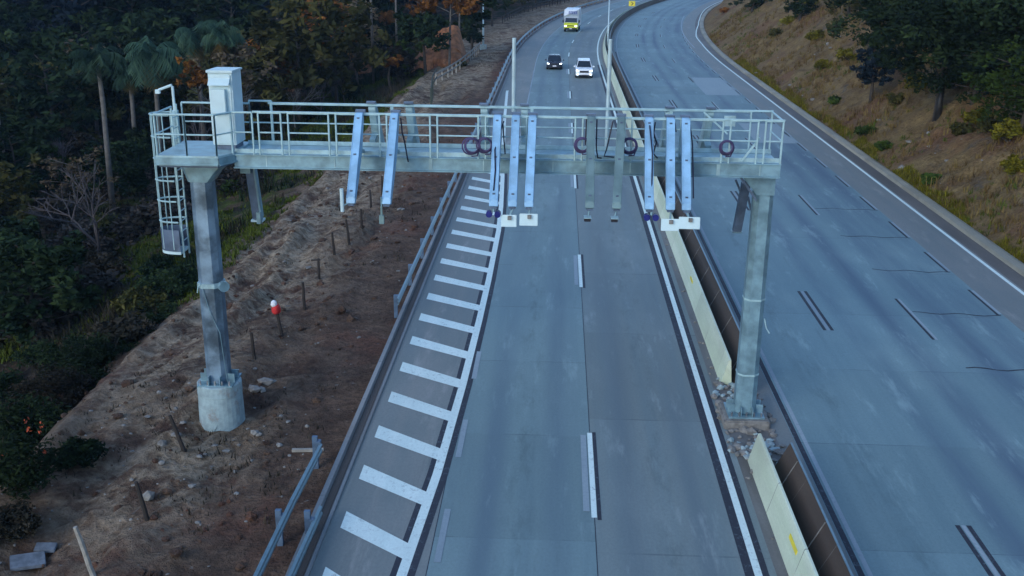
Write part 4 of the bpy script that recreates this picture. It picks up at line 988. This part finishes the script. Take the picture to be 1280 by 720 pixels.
# --- orange earth banks, sunlight painted into their colour, and the trees in front
def bank(px, dist, wd, hg, label):
    p = hit(*px); b = MB(); n, m = 26, 12
    for j in range(m+1):
        for i in range(n+1):
            u = i/n; q = j/m; env = min(1, 5*u)*min(1, 6*(1-u))*(.45+.55*u+.35*float(fbm(u*3.1+dist, 2.2, 97)))
            nz = float(fbm(u*7+dist, q*5, 91, 4))*.7
            b.v.append((wd*(u-.5), q*5.5-1.0+nz*1.8, hg*env*q**.8+nz*.7-.5*(q < .01)))
    for j in range(m):
        for i in range(n): k = j*(n+1)+i; b.f.append((k, k+1, k+n+2, k+n+1))
    o = b.build('earth_bank', 'orange_earth_sun_tint'); o.location = p; o.rotation_euler = (0, 0, -math.atan2(p.x-CX, p.y)); o['kind'] = 'structure'
    return math.hypot(p.x-CX, p.y)
BD = bank((551, 82), 172, 7.0, 4.6, None); bank((456, 92), 160, 2.6, 1.3, None); bank((371, 112), 120, 2.2, 1.2, None)
def one_tree(px, dist, top_py, cr, mat, label, seed, name='tree', bark='trunk_bark', cat='tree', **kw):
    p = at_ground(px, 100, dist); v = ray(px, top_py); h_ = max(3.0, CH+v[2]/math.hypot(v[0], v[1])*dist-p.z)
    o = tree(name, h_, cr, mat, bark, seed, **kw); o.location = p; tag(o, label, cat); return o
one_tree(532, BD-4, 20, 2.6, 'leaf_dark', 'dark round crowned tree in front of the orange earth bank', 51, clumps=66, base_frac=.5, shape=.5)
one_tree(562, BD-2, -30, 3.0, 'leaf_orange_sun_tint', 'tall orange brown tree left of the lamp post', 52, base_frac=.55, clumps=44, n_per=30, trunk_r=.16, bark='pale_bark')
one_tree(527, BD+12, -20, 2.4, 'leaf_orange_sun_tint', 'orange crowned tree above the dark round tree', 53, base_frac=.6, clumps=44, n_per=30, bark='pale_bark')
one_tree(574, BD+9, -40, 2.6, 'leaf_orange_sun_tint', 'tall rusty tree right beside the lamp post', 58, base_frac=.5, clumps=50, n_per=30, trunk_r=.16, bark='pale_bark')
one_tree(590, BD+12, -40, 2.6, 'leaf_dark', 'tall dark green tree just left of the pale lamp post', 54, base_frac=.1, clumps=66)
for i, (px, ds) in enumerate(((615, 182), (632, 205), (650, 225), (668, 245), (690, 265), (712, 285))):
    one_tree(px, ds, -60, 3.0, ('leaf_dark', 'leaf_olive', 'leaf_orange_sun_tint')[(0, 1, 0, 2, 0, 1)[i]], ['dark tree right of the left lamp post', 'olive tree above the outer guard rail', 'dark tree left above the box truck', 'rusty tree straight above the box truck', 'dark tree right above the box truck', 'olive tree farthest along the outer edge of the bend'][i], 60+i, base_frac=.15, clumps=60, n_per=34)
one_tree(515, 128, 58, 2.4, 'leaf_green', 'yellow green round bush tree below the dark round tree', 55, 'shrub', cat='shrub', base_frac=.05, clumps=50, leaf=.22)
one_tree(498, 122, 62, 2.0, 'scrub', 'grey green shrub left of the yellow green bush tree', 56, 'shrub', cat='shrub', base_frac=.05, clumps=50, leaf=.2)
one_tree(535, 138, 66, 1.8, 'leaf_olive', 'low olive shrub at the edge of the bank below the orange earth', 57, 'shrub', cat='shrub', base_frac=.05, clumps=40, leaf=.2)
# orange leaved shrubs in the valley
for i, (px, ds, tp_, cr, lb) in enumerate(((248, 88, 84, 1.0, 'orange and yellow shrub just left of the white cabinet'), (370, 118, 66, 2.2, 'tan orange tree mass above the gantry railing'), (345, 120, 60, 2.6, 'orange brown tree behind the railing right of the cabinet'), (488, 118, 74, 1.0, 'small orange shrub at the foot of the slim pole'), (290, 100, 60, 2.8, 'pale tan shrub behind the cabinet'))):
    one_tree(px, ds, tp_, cr, 'leaf_tan' if 'tan ' in lb else 'leaf_orange_sun_tint', lb, 80+i, 'shrub', cat='shrub', base_frac=.78 if cr < 1.5 else .5, clumps=33, n_per=26, leaf=.24)
for i, (px, ds, tp_, lb) in enumerate(((300, 95, 40, 'leafless pale tree with spreading branches behind the cabinet'), (368, 112, 62, 'dead pale snag above the gantry railing'), (95, 62, 130, 'grey leafless thicket tree in the left scrub'), (240, 90, 88, 'grey leafless tree between palm trunks'), (430, 120, 60, 'bare grey tree left of the slim poles'), (400, 115, 70, 'bare grey tree above the middle of the left railing'))):
    p = at_ground(px, 120, ds); v = ray(px, tp_); h_ = max(3, CH+v[2]/math.hypot(v[0], v[1])*ds-p.z); o = bare_tree('bare_tree', h_*.8, 95+i, 'pale_bark' if 'pale' in lb else 'bare_twig'); o.location = p; tag(o, lb, 'tree')
# --- near left: dark trees and bushes on the slope
for i, (px, py, h_, cr, mt, lb) in enumerate(((45, 430, 5.0, 2.6, 'leaf_dark', 'large dark bushy tree at the left edge, halfway up'), (5, 400, 5.5, 2.4, 'leaf_dark', 'dark tree cut by the left edge beside the large bushy tree'), (150, 250, 4.5, 2.3, 'leaf_dark', 'dark tree left of the ladder cage'), (180, 225, 4.0, 2.0, 'leaf_dark', 'dark green tree close behind the ladder cage'), (60, 250, 4.5, 2.6, 'leaf_green', 'mid green tree in the scrub at upper left'), (20, 215, 4.5, 2.4, 'leaf_green', 'mid green tree at the left edge near the pale pole'), (110, 225, 4.0, 2.2, 'scrub', 'grey brown thicket left of the dark tree'))):
    p = hit(px, py); o = tree('tree', h_, cr, mt, seed=110+i, clumps=88, n_per=60, leaf=.20, base_frac=.12, shape=.5, trunk_r=.13); place(o, p, 1, 0); tag(o, lb, 'tree')
for i, (px, py, rd, h_, mt, lb) in enumerate(((20, 620, 1.3, 1.9, 'leaf_dark', 'dark bush with orange red flowers at the left edge, lower part'), (98, 582, .7, .6, 'leaf_dark', 'low dark green bush on the pale earth near the lower left'), (30, 560, 1.5, 1.8, 'leaf_dark', 'dark bush above the flowering bush at the left edge'), (70, 520, 1.5, 1.6, 'scrub', 'grey brown bush left of the bank edge'), (110, 470, 1.4, 1.5, 'leaf_dark', 'dark rounded bush below the large bushy tree'), (150, 430, 1.3, 1.3, 'scrub', 'brownish bush at the edge of the bank'), (180, 395, 1.2, 1.2, 'leaf_olive', 'olive bush left of the gantry column'), (205, 350, 1.3, 1.4, 'leaf_dark', 'dark bush directly below the ladder cage'), (130, 350, 1.8, 1.8, 'scrub', 'wide brownish bush right of the large bushy tree'), (130, 300, 1.8, 1.8, 'leaf_olive', 'olive bush between scrub and ladder'), (98, 138, .9, 1.2, 'leaf_orange_sun_tint', 'small orange shrub at the far left of the valley'), (8, 672, .8, .7, 'scrub', 'brown scrubby bush above the concrete slabs'), (250, 300, 1.0, .8, 'leaf_green', 'low green bush just right of the gantry column'), (372, 195, 1.1, .9, 'leaf_green', 'green bush seen below the beam, right of the hanging arm'), (290, 240, 1.0, .9, 'leaf_green', 'green bush left of the hanging arm'), (445, 165, .8, .7, 'leaf_dark', 'small dark bush seen through the railing left of the first arm'), (330, 160, 1.4, 1.2, 'leaf_olive', 'olive bush seen through the railing near the cabinet'), (390, 150, 1.6, 1.4, 'leaf_dark', 'dark bush at the foot of the bare trees'), (440, 120, 1.4, 1.3, 'leaf_dark', 'dark low bush by the edge of the bank'))):
    p = hit(px, py); near = py > 450; o = bush('bush', rd, h_, mt, 140+i, clumps=30 if near else 26, n_per=170 if near else 60, leaf=.07 if near else .14); place(o, p, 1, 0); tag(o, lb, 'bush')
    if 'flowers' in lb:
        r = np.random.default_rng(3); C_ = [(rd*.8*math.cos(a)*q, rd*.8*math.sin(a)*q-.1, h_*(.55+.5*u)) for a, q, u in zip(r.uniform(0, 6.28, 14), r.random(14)**.5, r.random(14))]
        v, f, tn = leafcloud(C_, 6, .05, .10, 1, seed=4); cloud_obj('flowers', 'orange_flower', v, f, tn, o)['kind'] = 'stuff'
# --- right slope trees and bushes
for i, (px, py, h_, cr, mt, bf, lb) in enumerate(((1168, 150, 7.5, 4.2, 'leaf_dark', .35, 'big dark green tree leaning over the slope with a forked black trunk'), (1245, 120, 7.0, 4.4, 'leaf_dark', .15, 'big dark tree at the right edge of the slope'), (1275, 170, 4.5, 2.8, 'leaf_green', .1, 'mid green tree at the right edge below the dark trees'), (1200, 70, 7.0, 4.2, 'leaf_dark', .2, 'dark tree high behind the forked tree'), (1130, 62, 5.0, 3.4, 'leaf_dark', .2, 'dark spreading tree at the top of the slope'), (1088, 128, 3.9, 1.3, 'leaf_navy_haze', .35, 'slim dark blue green conifer like tree alone on the brown slope'), (1270, 40, 7, 4.5, 'leaf_dark', .2, 'dark tree in the top right corner'), (1000, 25, 3.2, 1.7, 'leaf_dark', .1, 'dark shrub tree near the top of the slope'), (940, 15, 3.5, 2.0, 'leaf_dark', .1, 'dark shrub tree overhanging the bend'), (1215, 130, 4.5, 2.8, 'leaf_dark', .05, 'low dark green tree right of the forked trunk'), (1060, 20, 4.0, 2.6, 'leaf_olive', .1, 'olive tree at the top edge of the slope'))):
    p = hit(px, py); big = cr > 3; h_, cr = (h_*1.08, cr*1.1) if big else (h_, cr); o = tree('tree', h_, cr, mt, seed=170+i, clumps=121 if big else 88, n_per=110 if big else 50, leaf=.19 if big else .15, base_frac=bf, shape=.45 if cr > 2 else .9, trunk_r=.15); place(o, p, 1, 0); tag(o, lb, 'tree')
YB = [(1020, 50, 1.1, 1.2, 'leaf_yellow', 'yellow green bush high on the brown slope'), (1060, 75, 1.0, 1.3, 'leaf_yellow', 'yellow green bush left above the lone conifer like tree'), (1030, 85, .9, .8, 'leaf_yellow', 'low yellow green bush in the middle of the brown slope'), (1148, 112, 1.0, 1.2, 'leaf_yellow', 'yellowish bush left of the forked trunk'), (1225, 158, 1.0, 1.1, 'leaf_yellow', 'bright yellow bush below the dark trees'), (1262, 178, 1.1, 1.2, 'leaf_yellow', 'bright yellow bush near the right edge'), (1200, 168, .8, .7, 'leaf_olive', 'olive bush just right of the forked trunk base'), (1082, 170, .9, .7, 'leaf_green', 'green bush low on the slope above the kerb'), (1105, 185, .7, .5, 'leaf_green', 'smaller green bush low on the slope nearer the kerb'), (1045, 130, .7, .6, 'leaf_green', 'small green bush halfway down the brown slope'), (1165, 228, .7, .5, 'leaf_green', 'low green bush close above the kerb at right'), (970, 45, 1.0, .9, 'leaf_olive', 'olive bush on the slope near the bend'), (1010, 10, 1.3, 1.2, 'leaf_yellow', 'yellow olive bush at the top of the slope'), (1110, 20, 1.2, 1.3, 'leaf_yellow', 'yellow green bush in front of the dark spreading tree'), (1180, 8, 1.2, 1.4, 'leaf_green', 'bright green bush in the dark trees at the top'), (905, 18, 1.0, 1.0, 'leaf_orange_sun_tint', 'rusty bush on the orange earth at the bend'), (1270, 215, .9, .8, 'leaf_yellow', 'yellow bush low on the slope at the right edge'), (1240, 165, .9, .8, 'leaf_olive', 'olive bush between the two bright yellow bushes'), (1045, 40, 1.2, 1.3, 'leaf_olive', 'olive bush between the two yellow green bushes high on the slope'), (1090, 60, 1.2, 1.3, 'leaf_green', 'green bush just above the lone conifer like tree'), (1135, 90, 1.2, 1.3, 'leaf_olive', 'olive bush right above the lone conifer like tree'), (1190, 110, 1.3, 1.2, 'leaf_green', 'green bush behind the forked trunk'), (985, 30, 1.0, 1.0, 'leaf_yellow', 'yellow olive bush beside the dark shrub tree'), (1120, 130, .9, .9, 'leaf_olive', 'olive bush right of the lone conifer like tree')]
for i, (px, py, rd, h_, mt, lb) in enumerate(YB):
    p = hit(px, py); o = bush('bush', rd, h_, mt, 200+i, clumps=20, leaf=.13); place(o, p, 1, 0); tag(o, lb, 'bush')
SB = bush('bush', 2.0, 2.2, 'scrub_grey', 341, clumps=30, n_per=60, leaf=.17)
tag(SB, 'grey brown scrub bush on the open valley floor in front of the forest at left', 'bush', 'grey scrub bushes on the valley floor')
r4 = random.Random(4); spots = []
while len(spots) < 46:
    a_ = r4.uniform(-.56, -.26)-CPS; q = r4.uniform(50, 108); x, y = CX+q*math.sin(a_), q*math.cos(a_)
    if -x > 24 and all((x-a)**2+(y-b_)**2 > 9 for a, b_ in spots): spots.append((x, y))
for i, (x, y) in enumerate(spots):
    place(SB if i == 0 else copy_tree(SB), (x, y, H(x, y)-.2), r4.uniform(.6, 1.35), r4.uniform(0, 6.28), r4.uniform(.6, 1.0))
TH = bush('bush', 1.25, 1.5, 'leaf_dark', 333, clumps=30, n_per=120, leaf=.08)
tag(TH, 'dark bush in the packed thicket on the slope below the bank edge at lower left', 'bush', 'bushes packed in the dark thicket at lower left')
r3 = random.Random(9); spots = []
while len(spots) < 24:
    q = (r3.uniform(20, 44), -r3.uniform(17.6, 24))
    if all((q[0]-a)**2+(q[1]-b_)**2 > 1.6 for a, b_ in spots): spots.append(q)
for i, (s_, d) in enumerate(spots):
    o = TH if i == 0 else copy_tree(TH); x, y = XY(s_, d); place(o, (float(x), float(y), H(float(x), float(y))-.15), r3.uniform(.7, 1.3), r3.uniform(0, 6.28), r3.uniform(.7, 1.1))
for i, (px, py, rd, mt, lb) in enumerate(((538, 72, .9, 'leaf_olive', 'olive bush at the left foot of the orange earth bank'), (560, 70, .8, 'leaf_dark', 'dark bush growing on the middle of the orange earth bank'), (575, 84, .9, 'leaf_olive', 'olive bush at the right foot of the orange earth bank'), (520, 86, 1.3, 'leaf_green', 'green bush in the grass left of the orange earth bank'))):
    p = hit(px, py); o = bush('bush', rd, rd*.9, mt, 360+i, clumps=16, leaf=.16); place(o, p, 1, 0); tag(o, lb, 'bush')
# forked dead trunk
p = hit(1172, 146); b = MB(); b.tube([(0, 0, -.3), (0, 0, 1.0), (.05, 0, 1.9)], [.26, .22, .17], 8).tube([(.05, 0, 1.8), (-.35, 0, 2.6), (-.6, 0, 3.3)], [.13, .09, .05], 6).tube([(.05, 0, 1.8), (.3, 0, 2.3), (.6, .1, 2.7)], [.11, .08, .05], 6); o = b.build('tree_stump', 'sign_black', None, 0, True); o.location = p; tag(o, 'black forked dead trunk standing on the brown slope below the dark trees', 'tree trunk')

# --- ground cover (stuff): tufts of blades
def cover(name, mat, label, cand, n, hmin, hmax, blades, width, seed, spread=.12):
    r = np.random.default_rng(seed); s_, d = cand(r, n); x, y = XY(s_, d); z = Hsd(s_, d); m = len(x)
    X_ = np.repeat(x, blades)+r.normal(size=m*blades)*spread; Y_ = np.repeat(y, blades)+r.normal(size=m*blades)*spread; Z_ = np.repeat(z, blades)-.03
    h_ = np.repeat(r.uniform(hmin, hmax, m), blades)*r.uniform(.6, 1.2, m*blades); a = r.uniform(0, 6.28, m*blades); ln = r.uniform(.1, .75, m*blades)*h_
    w_ = width*r.uniform(.6, 1.4, m*blades); bx, by = np.cos(a+1.57)*w_, np.sin(a+1.57)*w_
    P0 = np.stack([X_-bx, Y_-by, Z_], 1); P1 = np.stack([X_+bx, Y_+by, Z_], 1); tx, ty = X_+np.cos(a)*ln, Y_+np.sin(a)*ln
    P2 = np.stack([tx+bx*.25, ty+by*.25, Z_+h_], 1); P3 = np.stack([tx-bx*.25, ty-by*.25, Z_+h_], 1)
    v = np.stack([P0, P1, P2, P3], 1).reshape(-1, 3); tone = np.clip(np.repeat(r.random(m), blades)*.7+r.random(m*blades)*.3, 0, 1)
    o = cloud_obj(name, mat, v, np.arange(len(v)).reshape(-1, 4), tone); tag(o, label, 'grass' if 'grass' in name else 'scrub', None, 'stuff')
def c_right(lo, thr, sd):
    def f(r, n):
        s_ = r.uniform(32, 175, n); d = 20.3+r.random(n)**1.1*34; x, y = XY(s_, d); k = fbm(x*.22, y*.22, sd) > thr; return s_[k], d[k]
    return f
cover('dry_grass', 'dry_grass', 'dry brown grass covering the cut slope on the right', c_right(0, -.12, 401), 15000, .15, .55, 7, .03, 1)
cover('green_grass', 'green_grass', 'green grass patches on the cut slope on the right', c_right(0, .22, 405), 9000, .12, .4, 7, .03, 2)
def c_kerb(r, n):
    s_ = r.uniform(30, 130, n); d = r.uniform(20.1, 21.0, n); k = fbm(s_*.3, d, 415) > -.05; return s_[k], d[k]
cover('dry_grass', 'leaf_yellow', 'yellow green fringe of grass along the back of the right kerb', c_kerb, 5200, .08, .32, 7, .025, 6)
def c_left(thr, sd, a, b_, s0, s1):
    def f(r, n):
        s_ = r.uniform(s0, s1, n); d = -r.uniform(a, b_, n); x, y = XY(s_, d); k = fbm(x*.2, y*.2, sd) > thr; return s_[k], d[k]
    return f
cover('green_grass', 'green_grass', 'short green grass on the bank below the beam at left', c_left(-.12, 421, 16.6, 34, 42, 130), 24000, .08, .28, 7, .04, 3)
cover('scrub', 'scrub', 'brown grey scrub covering the left slope', c_left(.05, 431, 18, 42, 18, 120), 8000, .25, .9, 10, .035, 4, .22)
cover('scrub', 'leaf_dark', 'dark undergrowth covering the left slope and valley', c_left(.05, 437, 19, 75, 18, 170), 8000, .3, 1.0, 10, .06, 5, .3)
cover('dry_grass', 'scrub', 'sparse dry weeds on the bare earth beside the road', c_left(.25, 441, 8, 16, 16, 140), 2600, .05, .22, 6, .02, 7)

# ------------------------------------------------------------------ thin blue air
xs, ys = X.ravel(), Y.ravel(); hz = MB(); a0, a1, b0, b1, z0, z1 = xs.min()-4, xs.max()+4, ys.min()-4, ys.max()+4, float(Z.min())-1, float(Z.max())+22
m = bpy.data.materials.new('air'); m.use_nodes = True; m.node_tree.nodes.clear(); N = NT(m.node_tree); pv = N.n('ShaderNodeVolumePrincipled'); oo = N.n('ShaderNodeOutputMaterial')
pv.inputs['Color'].default_value = (.42, .66, 1, 1); pv.inputs['Density'].default_value = 1.4e-4; N.l(pv.outputs[0], oo.inputs['Volume'])
hz.box(((a0+a1)/2, (b0+b1)/2, (z0+z1)/2), (a1-a0, b1-b0, z1-z0)); ho = hz.build('haze', m); ho['kind'] = 'stuff'; ho['label'] = 'thin bluish air over the valley'
